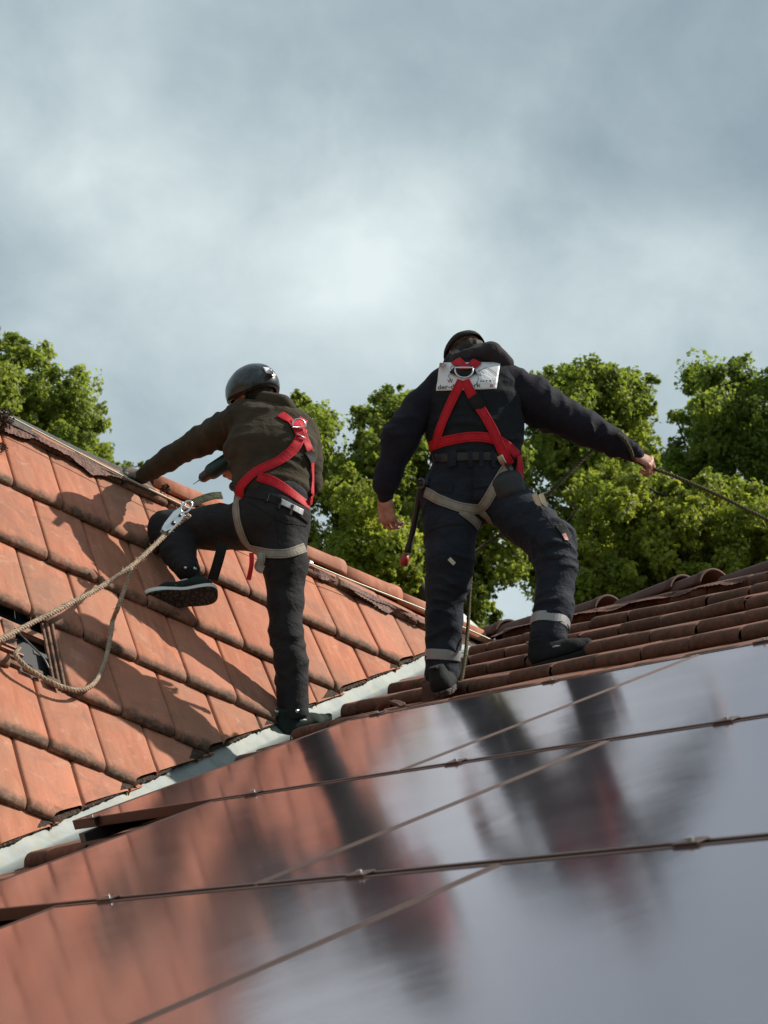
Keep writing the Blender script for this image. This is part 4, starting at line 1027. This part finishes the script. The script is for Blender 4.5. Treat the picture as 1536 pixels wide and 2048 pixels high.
# ------------------------------------------------------------------ the helmeted worker (left)
wm = thing('person', 'worker in black helmet and olive jacket, one knee on the left roof', 'person', loc=onA(590, 1480, .02))
SL = cdir(.94, -.30, -.12)
hipc = p(551, 1045, 11.34); wst = p(546, 985, 11.40); mid_ = p(541, 900, 11.52); chs = p(546, 850, 11.62)
jk = [E(wst, mid_, .185, .205, .115, .125, SL, .05, [(.008, .06, 0, 1, 1.2)], 3), E(mid_, chs, .205, .20, .125, .115, SL, .05, [(.007, .08, 0, 1, 1.2)], 6),
      E(p(490, 838, 11.66), p(602, 872, 11.62), .075, .080, k=.05), E(p(525, 822, 11.70), p(575, 835, 11.70), .060, .060, k=.05)]
shl, ell_, wrl = p(484, 838, 11.68), p(398, 884, 11.86), p(292, 947, 12.02)
jk += [E(shl, p(440, 862, 11.77), .090, .078, k=.04, fold=[(.008, .08, 0, 1, 1)], fseed=3), E(p(440, 862, 11.77), ell_, .078, .070, k=.04, fold=[(.010, .055, 0, 1, 1)], fseed=4),
       E(ell_, p(340, 916, 11.95), .070, .058, k=.03, fold=[(.010, .05, 0, 1, 1)], fseed=5), E(p(340, 916, 11.95), p(300, 942, 12.01), .058, .046, k=.02, fold=[(.006, .04, 0, 1, .5)], fseed=5), E(p(298, 943, 12.01), p(285, 952, 12.03), .041, .040, k=.006)]
shr, elr = p(606, 878, 11.64), p(618, 965, 11.62); wrr = p(482, 950, 11.80)
jk += [E(shr, p(616, 920, 11.62), .075, .070, k=.04), E(p(616, 920, 11.62), elr, .070, .065, k=.03, fold=[(.008, .05, 0, 1, 1)], fseed=3), E(elr, p(545, 958, 11.76), .062, .050, k=.02), E(p(545, 958, 11.76), wrr, .050, .038, k=.02)]
jacket = soft('jacket', jk, .0075, M['fleeceL'], wm, wn_amp=.0035, wn_scale=13, seed=21)
soft('hood', [E(p(522, 812, 11.66), p(575, 822, 11.62), .036, .044, k=.03, fold=[(.007, .05, 0, 1, 1)], fseed=2), E(p(528, 798, 11.66), p(565, 806, 11.62), .040, .045, k=.03, fold=[(.007, .05, 0, 1, 1)], fseed=5), E(p(570, 815, 11.62), p(582, 842, 11.60), .040, .030, k=.03)], .006, M['fleeceL'], wm, wn_amp=.003, wn_scale=18, seed=2)
HC2 = p(506, 792, 11.76); HF2 = cdir(-.72, -.52, .45); HU2 = cdir(-.22, .86, .35)
bp = [sdf_mesh(head_prims(HC2, HF2, HU2, p(530, 828, 11.70)), .0045)]
K1, K2 = p(336, 1060, 11.58), p(574, 1272, 11.14); A1, A2 = p(374, 1140, 11.30), p(585, 1430, 11.04)
sk = [E(p(535, 830, 11.68), wst, .12, .11, .08, .09, SL, .04), E(p(492, 842, 11.68), p(600, 872, 11.64), .05, .05, k=.04), E(shl, ell_, .045, .042), E(ell_, wrl, .042, .028), E(shr, elr, .045, .042), E(elr, wrr, .04, .028), E(p(525, 1045, 11.4), p(575, 1050, 11.33), .09, .09, k=.05),
      E(p(520, 1055, 11.40), K1, .075, .055), E(K1, A1, .055, .038), E(p(568, 1070, 11.32), K2, .075, .055), E(K2, A2, .055, .038)]
bp.append(sdf_mesh(sk, .012))
bp.append(sdf_mesh(hand(wrr, cdir(-.85, .30, .1), cdir(-.2, -.55, -.8), [(.8, 1.1, .8), (1.0, 1.2, .9), (1.1, 1.2, .9), (1.1, 1.2, .9)], -1, 1.05), .0032))
bp.append(sdf_mesh(hand(p(286, 951, 12.03), cdir(-.88, .20, .35), cdir(.1, .85, -.5), [(.30, .5, .3)]*4, 1, 1.05), .0034))
V, Q = stack(bp); mk('body', V, Q.tolist(), M['skin'], wm, True)
glv = mat('worn_glove', (.16, .13, .11), .9)
soft('glove', hand(p(286, 951, 12.03), cdir(-.88, .20, .35), cdir(.1, .85, -.5), [(.30, .5, .3)]*4, 1, 1.16), .004, glv, wm)
tl = [E(p(548, 998, 11.38), hipc, .170, .165, .115, .130, SL, .05, [(.004, .07, 0, 1, 1)], 2), E(hipc, p(560, 1085, 11.32), .150, .120, .130, .12, SL, .05),
      E(p(566, 1070, 11.31), p(569, 1125, 11.24), .112, .104, k=.04), E(p(569, 1125, 11.24), p(571, 1205, 11.18), .104, .085, k=.04, fold=[(.007, .09, 0, .5, 1.5)], fseed=3),
      E(p(571, 1205, 11.18), p(572, 1262, 11.14), .085, .076, k=.03), E(p(572, 1262, 11.14), p(583, 1325, 11.10), .076, .076, k=.03, fold=[(.008, .06, 0, .8, .8)], fseed=5),
      E(p(583, 1325, 11.10), p(586, 1425, 11.05), .077, .074, k=.03, fold=[(.007, .08, 0, 1, 1)], fseed=6),
      E(p(518, 1052, 11.38), p(430, 1055, 11.50), .125, .108, k=.06, fold=[(.005, .10, 0, 1, 1)], fseed=7), E(p(430, 1055, 11.50), K1, .106, .094, k=.04, fold=[(.006, .08, 0, 1, 1)], fseed=8),
      E(K1, p(358, 1105, 11.42), .092, .080, k=.04, fold=[(.007, .06, 0, 1, 1)], fseed=4), E(p(358, 1105, 11.42), p(375, 1140, 11.31), .078, .060, k=.03, fold=[(.007, .04, 0, 1, 1)], fseed=9)]
trl = soft('trousers', tl, .0075, M['trouL'], wm, wn_amp=.003, wn_scale=12, seed=31, cuts=[(p(586, 1436, 11.04), cdir(.1, -1, 0))])
b2 = bvh_of([jacket, trl]); b2t = bvh_of([trl]); b2j = bvh_of([jacket])
strap('waistband', b2t, [(484, 984), (520, 990), (560, 1003), (590, 1018), (616, 1040)], .045, M['trouL'], wm, 11.25, .004, .004)
for q in ([(537, 991), (534, 1006)], [(561, 1000), (556, 1020)], [(584, 1012), (578, 1032)]): strap('belt_loop', b2t, q, .014, M['black_web'], wm, 11.25, .004, .012, 4, 1)
strap('back_label', b2t, [(560, 1003), (604, 1026)], .030, mat('silver_label', (.5, .5, .52), .4, .3), trl, 11.25, .001, .010, 5, 1)
for q in ([(488, 998), (525, 1020), (560, 1042), (612, 1052)], [(548, 1030), (556, 1068), (560, 1090)]): strap('seam', b2t, q, .006, M['black_web'], trl, 11.2, .002, .002, 5, 2)
sh1 = shoe(wm, P(434, 1190, 11.20), P(288, 1206, 11.12), cdir(-.06, .52, .85), .125, (M['shoe'], M['midsole'], M['black_web'], M['pale_trim']), .034, 'shoe')
sh2 = shoe(wm, P(549, 1474, 11.00), P(660, 1448, 11.18), cdir(.1, .97, -.1), .108, (M['shoe'], M['shoe_black'], M['black_web'], M['pale_trim']), .024, 'shoe')
for (x, y, d_) in ((594, 1422, 10.94), (371, 1136, 11.2), (389, 1137, 11.2)):
    q, nn = shoot(b2t, x, y, d_); mb = MB(); mb.tube([q-nn*.004, q+nn*.006], .0085, 10); mb.build('snap_button', M['steel'], wm, True)
# helmet
def helmet(c, face, up, parent):
    face = nrm(face); up = nrm(up-face*(up@face)); s = np.cross(face, up); V = []; F = []; n = 40; R2 = 16
    for i in range(R2):
        v_ = i/(R2-1)
        for k in range(n):
            t = 2*math.pi*k/n; low = -.20-.38*(.5-.5*math.cos(t))**2+.10*math.cos(2*t)+.10*max(0, math.cos(t))   # lower at the back, over the ears
            ph = math.pi/2-(math.pi/2-low)*v_
            ridge = 1+.018*math.cos(t*8)*math.sin(v_*math.pi)**2
            V.append(c+face*(.138*math.cos(t)*math.cos(ph)*ridge)+s*(.112*math.sin(t)*math.cos(ph)*ridge)+up*(.118*math.sin(ph)))
    for i in range(R2-1):
        for k in range(n): F.append((i*n+k, (i+1)*n+k, (i+1)*n+(k+1) % n, i*n+(k+1) % n))
    o = mk('helmet', V, F, M['helmet'], parent, True)
    md = o.modifiers.new('thickness', 'SOLIDIFY'); md.thickness = .012; md.offset = -1
    base = (R2-1)*n; mb = MB(); mb.tube([np.array(V[base+k]) for k in range(n)], .0065, 8, closed=True); mb.build('rim', M['black_metal'], o, True)
    mb = MB()
    for sg in (-1, 1):
        mb.tube(crom([c+s*sg*.095-up*.02-face*.03, c+s*sg*.088-up*.075, c+s*sg*.05-up*.12+face*.04, c-up*.135+face*.06], 4), .005, 6)
    mb.build('chin_strap', M['black_web'], o, True)
    return o
hl = helmet(HC2+nrm(HU2)*.030-nrm(HF2)*.006, HF2, HU2, wm)
bh = bvh_of([hl]); project_quad(bh, [(524, 739), (545, 742), (550, 754), (530, 750)], 6, 4, .017, 'sticker', mat('pale_sticker', (.7, .72, .75), .35), hl, 11.6)
soft('hair', [ELL(HC2-nrm(HF2)*.02, HF2, HU2, np.cross(HF2, HU2), .095, .085, .080, .02)], .006, M['hair'], wm, wn_amp=.003, wn_scale=40, cuts=[(HC2+nrm(HF2)*.01, HF2)])
# harness
hr2 = strap('harness', b2, [(604, 858), (592, 892), (560, 922), (520, 940), (498, 956), (482, 975)], .050, M['red'], wm, 11.3, .003, .007)
def H2(nm, q, w, m, l_=.006, th=.003, g_=11.25): return strap(nm, b2, q, w, m, hr2, g_, th, l_)
H2('strap', [(560, 830), (578, 842), (592, 856)], .050, M['red']); H2('strap', [(606, 840), (598, 852), (592, 862)], .045, M['red'], .009)
H2('strap', [(602, 866), (613, 888), (619, 905)], .046, M['red']); H2('strap', [(621, 922), (622, 955), (621, 990), (618, 1008)], .034, M['red'], .010)
H2('sleeve', [(613, 903), (621, 926)], .052, M['black_web'], .013); H2('strap', [(516, 954), (545, 962), (580, 985), (617, 1012)], .048, M['red'], .004)
H2('yoke', [(588, 846), (600, 874)], .050, M['red'], .014)
c0, n0_ = shoot(b2, 594, 858, 11.5); dring(c0+n0_*.028, -CW+CR*.4+CU*.2, -CU, .034, M['steel'], hr2)
mb = MB(); c1_, n1_ = shoot(b2, 590, 872, 11.5); c2_, n2_ = shoot(b2, 606, 880, 11.5); mb.tube([c1_+n1_*.022, c2_+n2_*.022], .004, 8); mb.build('ring', M['steel'], hr2, True)
H2('strap', [(484, 972), (480, 992)], .05, M['red'], .010)
H2('leg_strap', [(480, 986), (473, 1010), (478, 1050), (496, 1090), (528, 1106)], .046, gw, .006); H2('leg_strap', [(608, 1096), (575, 1108), (540, 1108), (522, 1104)], .046, gw, .007)
def free_strip(name, pts, nn, w, m, parent): return ribbon(name, crom(pts, 5), [nn]*((len(pts)-1)*5+1), w, .003, m, parent, 0, 1)
free_strip('strap_end', [p(520, 1106, 11.14), p(522, 1120, 11.12), p(516, 1134, 11.12), p(527, 1140, 11.12)], -CW+CR*.3, .040, gw, hr2)
free_strip('strap_end', [p(503, 1106, 11.14), p(503, 1130, 11.12), p(497, 1160, 11.12)], -CW, .022, M['red'], hr2)
free_strip('strap_end', [p(446, 1085, 11.22), p(437, 1120, 11.20), p(425, 1160, 11.22)], -CW+CR*.2, .050, M['black_web'], hr2)
# lanyard webbing to the rope grab
free_strip('lanyard', [p(444, 991, 11.20), p(425, 992, 11.18), p(400, 1000, 11.16), p(378, 1010, 11.14)], -CW*.8+CU*.6, .045, M['olive_web'], hr2)

# the drill in his hand
dr = thing('cordless_drill', 'dark green cordless drill held in front of the helmeted worker', 'drill', loc=p(455, 935, 11.85))
dc = mat('drill_green', (.010, .032, .030), .42); DX = cdir(-.80, -.55, -.05); DU = nrm(CU-DX*(CU@DX))
o_ = p(440, 932, 11.78)
soft('body', [E(o_+DX*-.10, o_+DX*.045, .040, .042, k=.02), E(o_-DX*.06, o_-DX*.045-DU*.11, .024, .024, k=.02), E(o_-DX*.08-DU*.125, o_-DX*.0-DU*.125, .026, .026, k=.012)], .004, dc, dr)
mb = MB(); mb.tube([o_+DX*.045, o_+DX*.060, o_+DX*.062, o_+DX*.110, o_+DX*.125], [.032, .034, .030, .026, .012], 16); mb.build('chuck', M['steel_dark'], dr, True)
mb = MB(); mb.tube([o_+DX*.12, o_+DX*.165], [.004, .002], 8); mb.build('bit', M['steel'], dr, True)
mb = MB(); mb.tube([o_+DX*.046, o_+DX*.052], .0365, 16); mb.build('ring', M['steel'], dr, True)

# ------------------------------------------------------------------ ropes
def rope(name, pts, rad, m, label, grp=None, par=None, fray=0, n=10):
    C = crom(pts, n); r_ = random.Random(3); mb = MB(); V = []
    # three twisted strands
    C = [np.asarray(c) for c in C]; L = np.cumsum([0]+[np.linalg.norm(C[i+1]-C[i]) for i in range(len(C)-1)]); S_ = np.arange(0, L[-1], .008)
    D = np.array([[np.interp(s, L, [c[k] for c in C]) for k in range(3)] for s in S_])
    up = None; fr = []
    for i in range(len(D)):
        t = nrm(D[min(i+1, len(D)-1)]-D[max(i-1, 0)])
        if up is None: up = nrm(np.cross(t, [0.1, .2, 1.]))
        up = nrm(up-t*(up@t)); fr.append((up, np.cross(t, up)))
    for k in range(3):
        ph = 2*math.pi*k/3; pts_ = []
        for i in range(len(D)):
            a = ph+S_[i]*2*math.pi/.055; w_ = rad*.50*(1+.15*math.sin(S_[i]*31+k)); pts_.append(D[i]+fr[i][0]*math.cos(a)*w_+fr[i][1]*math.sin(a)*w_)
        mb.tube(pts_, rad*.62, 6)
    for _ in range(fray):
        i = r_.randrange(len(D)-3); d = nrm([r_.gauss(0, 1) for _ in range(3)]); mb.tube([D[i], D[i]+d*rad*1.2+(D[i+2]-D[i])*.8, D[i]+d*rad*(1.6+r_.random())+(D[i+2]-D[i])*1.3], [.0012, .001, .0005], 4)
    o = mb.build(name, m, par, True)
    if par is None: tag(o, label, 'rope', grp)
    return o
rope('rope', [p(-60, 1306, 9.55), p(0, 1279, 9.75), p(60, 1248, 9.95), p(125, 1215, 10.15), p(200, 1175, 10.45), p(262, 1133, 10.68), p(310, 1090, 10.90), p(345, 1055, 11.06), p(381, 1029, 11.12)], .0115, M['rope'], 'frayed beige rope running taut from the left edge to the silver rope grab', fray=200)
lp = [(262, 1136, 10.66), (250, 1175, 10.60), (236, 1215, 10.50), (226, 1240, None), (219, 1285, None), (206, 1335, None), (185, 1370, None), (155, 1380, None), (118, 1372, None), (80, 1352, None), (50, 1332, None), (32, 1310, None), (38, 1296, None)]
rope('rope', [p(x, y, d) if d else onA(x, y, .075) for x, y, d in lp], .0105, M['rope'], 'slack rope loop hanging down over the left roof to the hook in the tile gap', fray=60)
ga, gb = p(331, 1062, 11.00), p(368, 1020, 11.08); gd = nrm(gb-ga); gs = nrm(np.cross(gd, CW)); gn = np.cross(gs, gd)
rg = thing('rope_grab', 'silver metal rope grab clamped on the frayed rope below the olive webbing', 'rope grab', loc=ga)
mb = MB()
for o2 in (-1, 1):
    pr2 = [(-.01, -.012), (.035, -.030), (.10, -.034), (.135, -.020), (.135, .010), (.10, .018), (.02, .014), (-.01, .004)]
    v = [ga+gd*x-gs*(y+.012)*-1+gn*(.016*o2+dz) for dz in (0, .003) for x, y in pr2]; k = len(pr2)
    mb.add(v, [tuple(range(k)), tuple(range(2*k-1, k-1, -1))]+[(i, (i+1) % k, (i+1) % k+k, i+k) for i in range(k)])
mb.box(ga+gd*.06-gs*.018, gd*.065, gs*.004, gn*.018); bevel(mb.build('cheek_plate', M['steel'], rg), .0015)
for x_, r__ in ((.05, .010), (.105, .007)):
    mb = MB(); mb.tube([ga+gd*x_+gn*.024-gs*.004, ga+gd*x_-gn*.024-gs*.004], r__, 10); mb.build('rivet', M['steel_dark'], rg, True)
kb = MB(); cc = ga+gd*.165; kb.tube([cc+gd*.038*math.cos(t)+gs*.020*math.sin(t)-gn*.012 for t in np.linspace(0, 2*math.pi, 20)[:-1]], .0055, 8, closed=True); kb.build('carabiner', M['steel'], rg, True)
hand_c = hr_w+nrm(FR)*.085-nrm(NR)*.030
hd_px = lambda x, y, d: p(x, y, d)
rope('rope', [p(1236, 868, 10.98), p(1250, 880, 10.965), p(1261, 900, 10.985), p(1268, 918, 11.02), hr_w+nrm(FR)*.050-nrm(NR)*.028, hr_w+nrm(FR)*.095-nrm(NR)*.026, p(1345, 951, 11.03), p(1440, 992, 10.95), p(1536, 1040, 10.85), p(1800, 1165, 10.6)], .0085, M['rope2'], 'olive green rope stretched from the capped man\'s right fist to the right edge')
rope('rope', [p(1238, 868, 10.99), p(1222, 880, 11.15), p(1190, 895, 11.2), p(1100, 985, 11.1), p(1010, 1062, 11.15), p(960, 1096, 11.1), p(945, 1118, 11.0), p(940, 1180, 10.95), p(936, 1250, 10.85), p(932, 1300, 10.75), p(925, 1350, 10.66), p(914, 1392, 10.60)], .0085, M['rope2'], 'slack olive rope passing behind the capped man\'s legs down to his left boot')

# ------------------------------------------------------------------ trees beyond the roofs
def leafmat(name, c1, c2, c3):
    m = bpy.data.materials.new(name); m.use_nodes = True; nt = m.node_tree; b = nt.nodes['Principled BSDF']; out = nt.nodes['Material Output']
    at = nt.nodes.new('ShaderNodeAttribute'); at.attribute_name = 'tone'; sp = nt.nodes.new('ShaderNodeSeparateColor'); nt.links.new(at.outputs['Color'], sp.inputs[0])
    c = ramp(nt, sp.outputs[0], [(0, c1), (.5, c2), (1, c3)])
    nt.links.new(c, b.inputs['Base Color']); b.inputs['Roughness'].default_value = .5; b.inputs['Specular IOR Level'].default_value = .35
    tr_ = nt.nodes.new('ShaderNodeBsdfTranslucent'); nt.links.new(mixc(nt, 1.0, c, (1.0, 1.08, .55), 'MULTIPLY'), tr_.inputs['Color'])
    mx_ = nt.nodes.new('ShaderNodeMixShader'); mx_.inputs[0].default_value = .6
    nt.links.new(b.outputs[0], mx_.inputs[1]); nt.links.new(tr_.outputs[0], mx_.inputs[2]); nt.links.new(mx_.outputs[0], out.inputs['Surface']); return m
M['leaf'] = leafmat('leaves', (.155, .205, .05), (.265, .305, .07), (.40, .42, .11))
M['leaf_y'] = leafmat('leaves_bright', (.18, .225, .05), (.30, .33, .065), (.43, .43, .10))
M['leaf_d'] = leafmat('leaves_dark', (.12, .175, .045), (.21, .265, .06), (.34, .375, .09))
M['bark'] = mat('bark', (.06, .045, .035), .95); nt_ = M['bark'].node_tree
setc(M['bark'], ramp(nt_, noise(nt_, 6, 6, .7, 0, None, (3, 3, .5)), [(.3, (.02, .016, .012)), (.7, (.085, .065, .048))])); bump(M['bark'], noise(nt_, 12, 5, .7, 0, None, (3, 3, .5)), .8, .03)
SKY_GAPS = [(640, 1050, 30), (688, 882, 26), (1032, 1205, 48), (1095, 968, 24), (1130, 1018, 20), (1115, 1105, 20), (1152, 868, 18), (1012, 1258, 26), (868, 930, 22), (1335, 800, 24), (1312, 862, 16), (700, 905, 14), (1240, 870, 16), (1075, 860, 20), (985, 1085, 16), (646, 1115, 22)]
def inside(poly, x, y):
    c = False; n = len(poly)
    for i in range(n):
        x0, y0 = poly[i]; x1, y1 = poly[(i+1) % n]
        if (y0 > y) != (y1 > y) and x < (x1-x0)*(y-y0)/(y1-y0)+x0: c = not c
    return c
def edge_dist(poly, x, y):
    best = 1e9; n = len(poly)
    for i in range(n):
        a = np.array(poly[i], float); b = np.array(poly[(i+1) % n], float); q = np.array([x, y]); t = np.clip((q-a)@(b-a)/((b-a)@(b-a)), 0, 1); best = min(best, np.linalg.norm(q-a-(b-a)*t))
    return best
def tree(poly, depth, thick, lr, nlump, leaf, m, label, seed, trunk_px, perlump=560, group='trees beyond the roof', gaps=SKY_GAPS):
    r_ = random.Random(seed); rs = np.random.RandomState(seed); xs = [q[0] for q in poly]; ys = [q[1] for q in poly]; L = []
    tries = 0
    while len(L) < nlump and tries < 60000:
        tries += 1; x = r_.uniform(min(xs), max(xs)); y = r_.uniform(min(ys), max(ys))
        if not inside(poly, x, y): continue
        ed = edge_dist(poly, x, y); rad = lr*r_.uniform(.38, 1.35); rp = rad*FPX/depth
        if ed < rp*.75:
            rad = max(.10, ed/.8*depth/FPX); rp = rad*FPX/depth
            if rad < lr*.30: continue
        d = depth+r_.uniform(-1, 1)*thick*min(1, .35+ed/(2.2*lr*FPX/depth))
        if any(math.hypot(x-gx, y-gy) < gr*1.0+rp*.5 for gx, gy, gr in gaps): continue
        c = P(x, y, d)
        if any(np.linalg.norm(c-q[0]) < .42*(rad+q[1]) for q in L): continue
        L.append((c, rad))
    base = P(trunk_px[0], trunk_px[1], depth); base[2] = 0
    LL = list(L)
    for c, rad in L:
        for _ in range(r_.randint(2, 4)):
            dd = nrm([r_.gauss(0, 1), r_.gauss(0, 1), r_.gauss(0, 1)+.25]); LL.append((c+dd*rad*r_.uniform(.9, 1.35), rad*r_.uniform(.2, .5)))
    t = thing('tree', label, 'tree', group, base)
    # foliage
    Vs = []; tones = []; cnt = 0
    for c, rad in LL:
        k = int(perlump*(rad/lr)**2*.9)+14; tone0 = r_.uniform(.15, .75)
        d = rs.normal(size=(k, 3)); d /= np.linalg.norm(d, axis=1)[:, None]
        nb = 9; bd = rs.normal(size=(nb, 3)); bd /= np.linalg.norm(bd, axis=1)[:, None]       # boughs inside the lump make it uneven
        w = np.max(d@bd.T, axis=1); rr = rad*(.38+.85*np.clip(w, 0, 1)**3)*rs.uniform(.45, 1.12, k)**.8
        st_ = rs.uniform(.65, 1.35, 3)
        pos = c+d*rr[:, None]*st_
        s = leaf*rs.uniform(.65, 1.25, k)
        n_ = d*.55+rs.normal(size=(k, 3))*.55+np.array([0, 0, .35]); n_ /= np.linalg.norm(n_, axis=1)[:, None]
        a = np.cross(n_, rs.normal(size=(k, 3))); a /= np.linalg.norm(a, axis=1)[:, None]; a[:, 2] -= .35; a /= np.linalg.norm(a, axis=1)[:, None]
        b = np.cross(n_, a); b /= np.linalg.norm(b, axis=1)[:, None]; n2 = np.cross(a, b)
        # lobed leaf: tip, right, notch, base, notch, left, folded along the midrib
        sh = [(1.0, 0, 0), (.25, .22, -.03), (.30, .62, -.16), (-.25, .42, -.10), (-.6, 0, .0), (-.25, -.42, -.10), (.30, -.62, -.16), (.25, -.22, -.03)]
        for (u_, v_, w_) in sh: Vs.append((pos+a*(s*u_)[:, None]+b*(s*v_)[:, None]+n2*(s*w_)[:, None]))
        tones.append(np.clip(tone0+rs.normal(size=k)*.16, 0, 1)); 
    VV = []; TT = []
    for i in range(len(LL)):
        blk = np.stack(Vs[i*8:(i+1)*8], 1); VV.append(blk.reshape(-1, 3)); TT.append(np.repeat(tones[i], 8))
    V = np.concatenate(VV)-base; T = np.concatenate(TT); nl = len(V)//8
    F = (np.arange(nl)[:, None]*8+np.array([[0, 1, 2, 3, 4, 5, 6, 7]]))
    F = np.concatenate([np.arange(nl)[:, None]*8+np.array([[0, 1, 2, 3, 4]]), np.arange(nl)[:, None]*8+np.array([[0, 4, 5, 6, 7]])])
    me = bpy.data.meshes.new('crown'); me.vertices.add(len(V)); me.vertices.foreach_set('co', V.ravel())
    me.loops.add(F.size); me.loops.foreach_set('vertex_index', F.ravel().astype(np.int32)); me.polygons.add(len(F))
    me.polygons.foreach_set('loop_start', (np.arange(len(F))*F.shape[1]).astype(np.int32)); me.update(calc_edges=True); me.validate()
    ca = me.color_attributes.new('tone', 'FLOAT_COLOR', 'POINT'); arr = np.ones((len(V), 4)); arr[:, 0] = T; ca.data.foreach_set('color', arr.ravel())
    me.materials.append(m); co = bpy.data.objects.new('crown', me); link(co, t)
    # trunk and limbs
    mb = MB(); cz = np.array([c for c, _ in L]); cen = cz.mean(0); top = cz[:, 2].max(); fork = np.array([base[0]*.6+cen[0]*.4, base[1]*.6+cen[1]*.4, max(2.5, cz[:, 2].min()-.4)])
    tr_ = max(.14, .03*top)
    mb.tube(crom([base, base*.5+fork*.5+np.array([.15, .1, 0]), fork], 6), list(np.linspace(tr_, tr_*.75, 13)), 10)
    nb = 7; tips = []
    ang0 = rs.rand()*6
    main = []
    order = rs.permutation(len(L))[:nb]
    for i in order:
        e = cz[i]*.9+cen*.1+np.array([0, 0, .3]); m1 = fork*.5+e*.5+np.array([rs.normal()*.25, rs.normal()*.25, .3]); C = crom([fork, m1, e], 5); main += C
        mb.tube(C, list(np.linspace(tr_*.5, .025, len(C))), 7)
    main = np.array(main)
    todo = sorted(L, key=lambda q: np.min(np.linalg.norm(main-q[0], axis=1)))
    for c, rad in todo:
        j = np.argmin(np.linalg.norm(main-c, axis=1)+.3*np.clip(main[:, 2]-c[2], 0, 9)); q = main[j]; dd_ = np.linalg.norm(q-c)
        if dd_ > 1.3: main = np.vstack([main, c[None]]); continue
        C = crom([q, q*.45+c*.55+np.array([0, 0, -.05]), c], 3); mb.tube(C, list(np.linspace(.028, .010, 7)), 5); main = np.vstack([main, np.array(C)])
    tk = mb.build('trunk', M['bark'], t, True)
    return t
tree([(-330, 640), (-120, 600), (0, 672), (22, 645), (52, 648), (45, 690), (62, 705), (92, 672), (100, 700), (112, 742), (168, 718), (160, 760), (205, 780), (195, 820), (212, 850), (225, 890), (222, 930), (195, 990), (100, 1250), (-330, 1250)], 34, 1.3, .34, 210, .060, M['leaf'], 'dense green tree behind the left ridge, cut by the left edge', 3, (-60, 1500))
tree([(224, 912), (240, 905), (255, 922), (275, 915), (296, 920), (310, 960), (330, 1100), (200, 1100), (215, 930)], 60, 1.0, .20, 40, .07, M['leaf'], 'far off tree top just above the ridge beside the worker\'s glove', 5, (260, 1500), 160)
tree([(560, 830), (590, 795), (612, 790), (632, 812), (655, 812), (678, 850), (700, 830), (722, 808), (745, 815), (772, 800), (780, 770), (805, 772), (830, 765), (850, 790), (880, 830), (1000, 860), (1060, 900), (1050, 1400), (580, 1400), (540, 1100)], 36, 1.5, .33, 330, .060, M['leaf'], 'tree between the two workers, its leafy crown reaching their shoulders', 8, (760, 1600))
tree([(1030, 850), (1062, 760), (1085, 742), (1110, 752), (1135, 738), (1180, 724), (1205, 742), (1240, 730), (1270, 740), (1300, 745), (1330, 735), (1322, 765), (1300, 800), (1318, 840), (1310, 880), (1330, 960), (1330, 1400), (1020, 1400)], 38, 1.4, .34, 260, .060, M['leaf'], 'tall green tree right behind the capped man\'s outstretched arm', 13, (1120, 1600))
tree([(1345, 870), (1335, 820), (1352, 790), (1372, 742), (1400, 730), (1425, 712), (1460, 706), (1490, 712), (1536, 722), (1700, 690), (1850, 800), (1850, 1400), (1300, 1400), (1300, 960)], 40, 1.6, .36, 330, .060, M['leaf_d'], 'darker green tree at the upper right edge', 21, (1560, 1600))
tree([(1120, 1000), (1180, 950), (1230, 930), (1290, 950), (1340, 960), (1380, 990), (1420, 930), (1480, 960), (1540, 990), (1700, 1000), (1700, 1350), (1050, 1400), (1100, 1150)], 33, 1.1, .28, 330, .056, M['leaf_y'], 'bright yellow green tree low behind the right ridge tiles', 34, (1350, 1600), 560, gaps=[(1095, 968, 24), (1130, 1018, 20), (1115, 1105, 20)])
tree([(650, 980), (700, 940), (760, 960), (800, 1040), (840, 1060), (830, 1350), (620, 1300), (640, 1100)], 33, .9, .27, 90, .056, M['leaf_y'], 'pale green sapling top behind the left ridge tiles', 41, (740, 1600), 520)
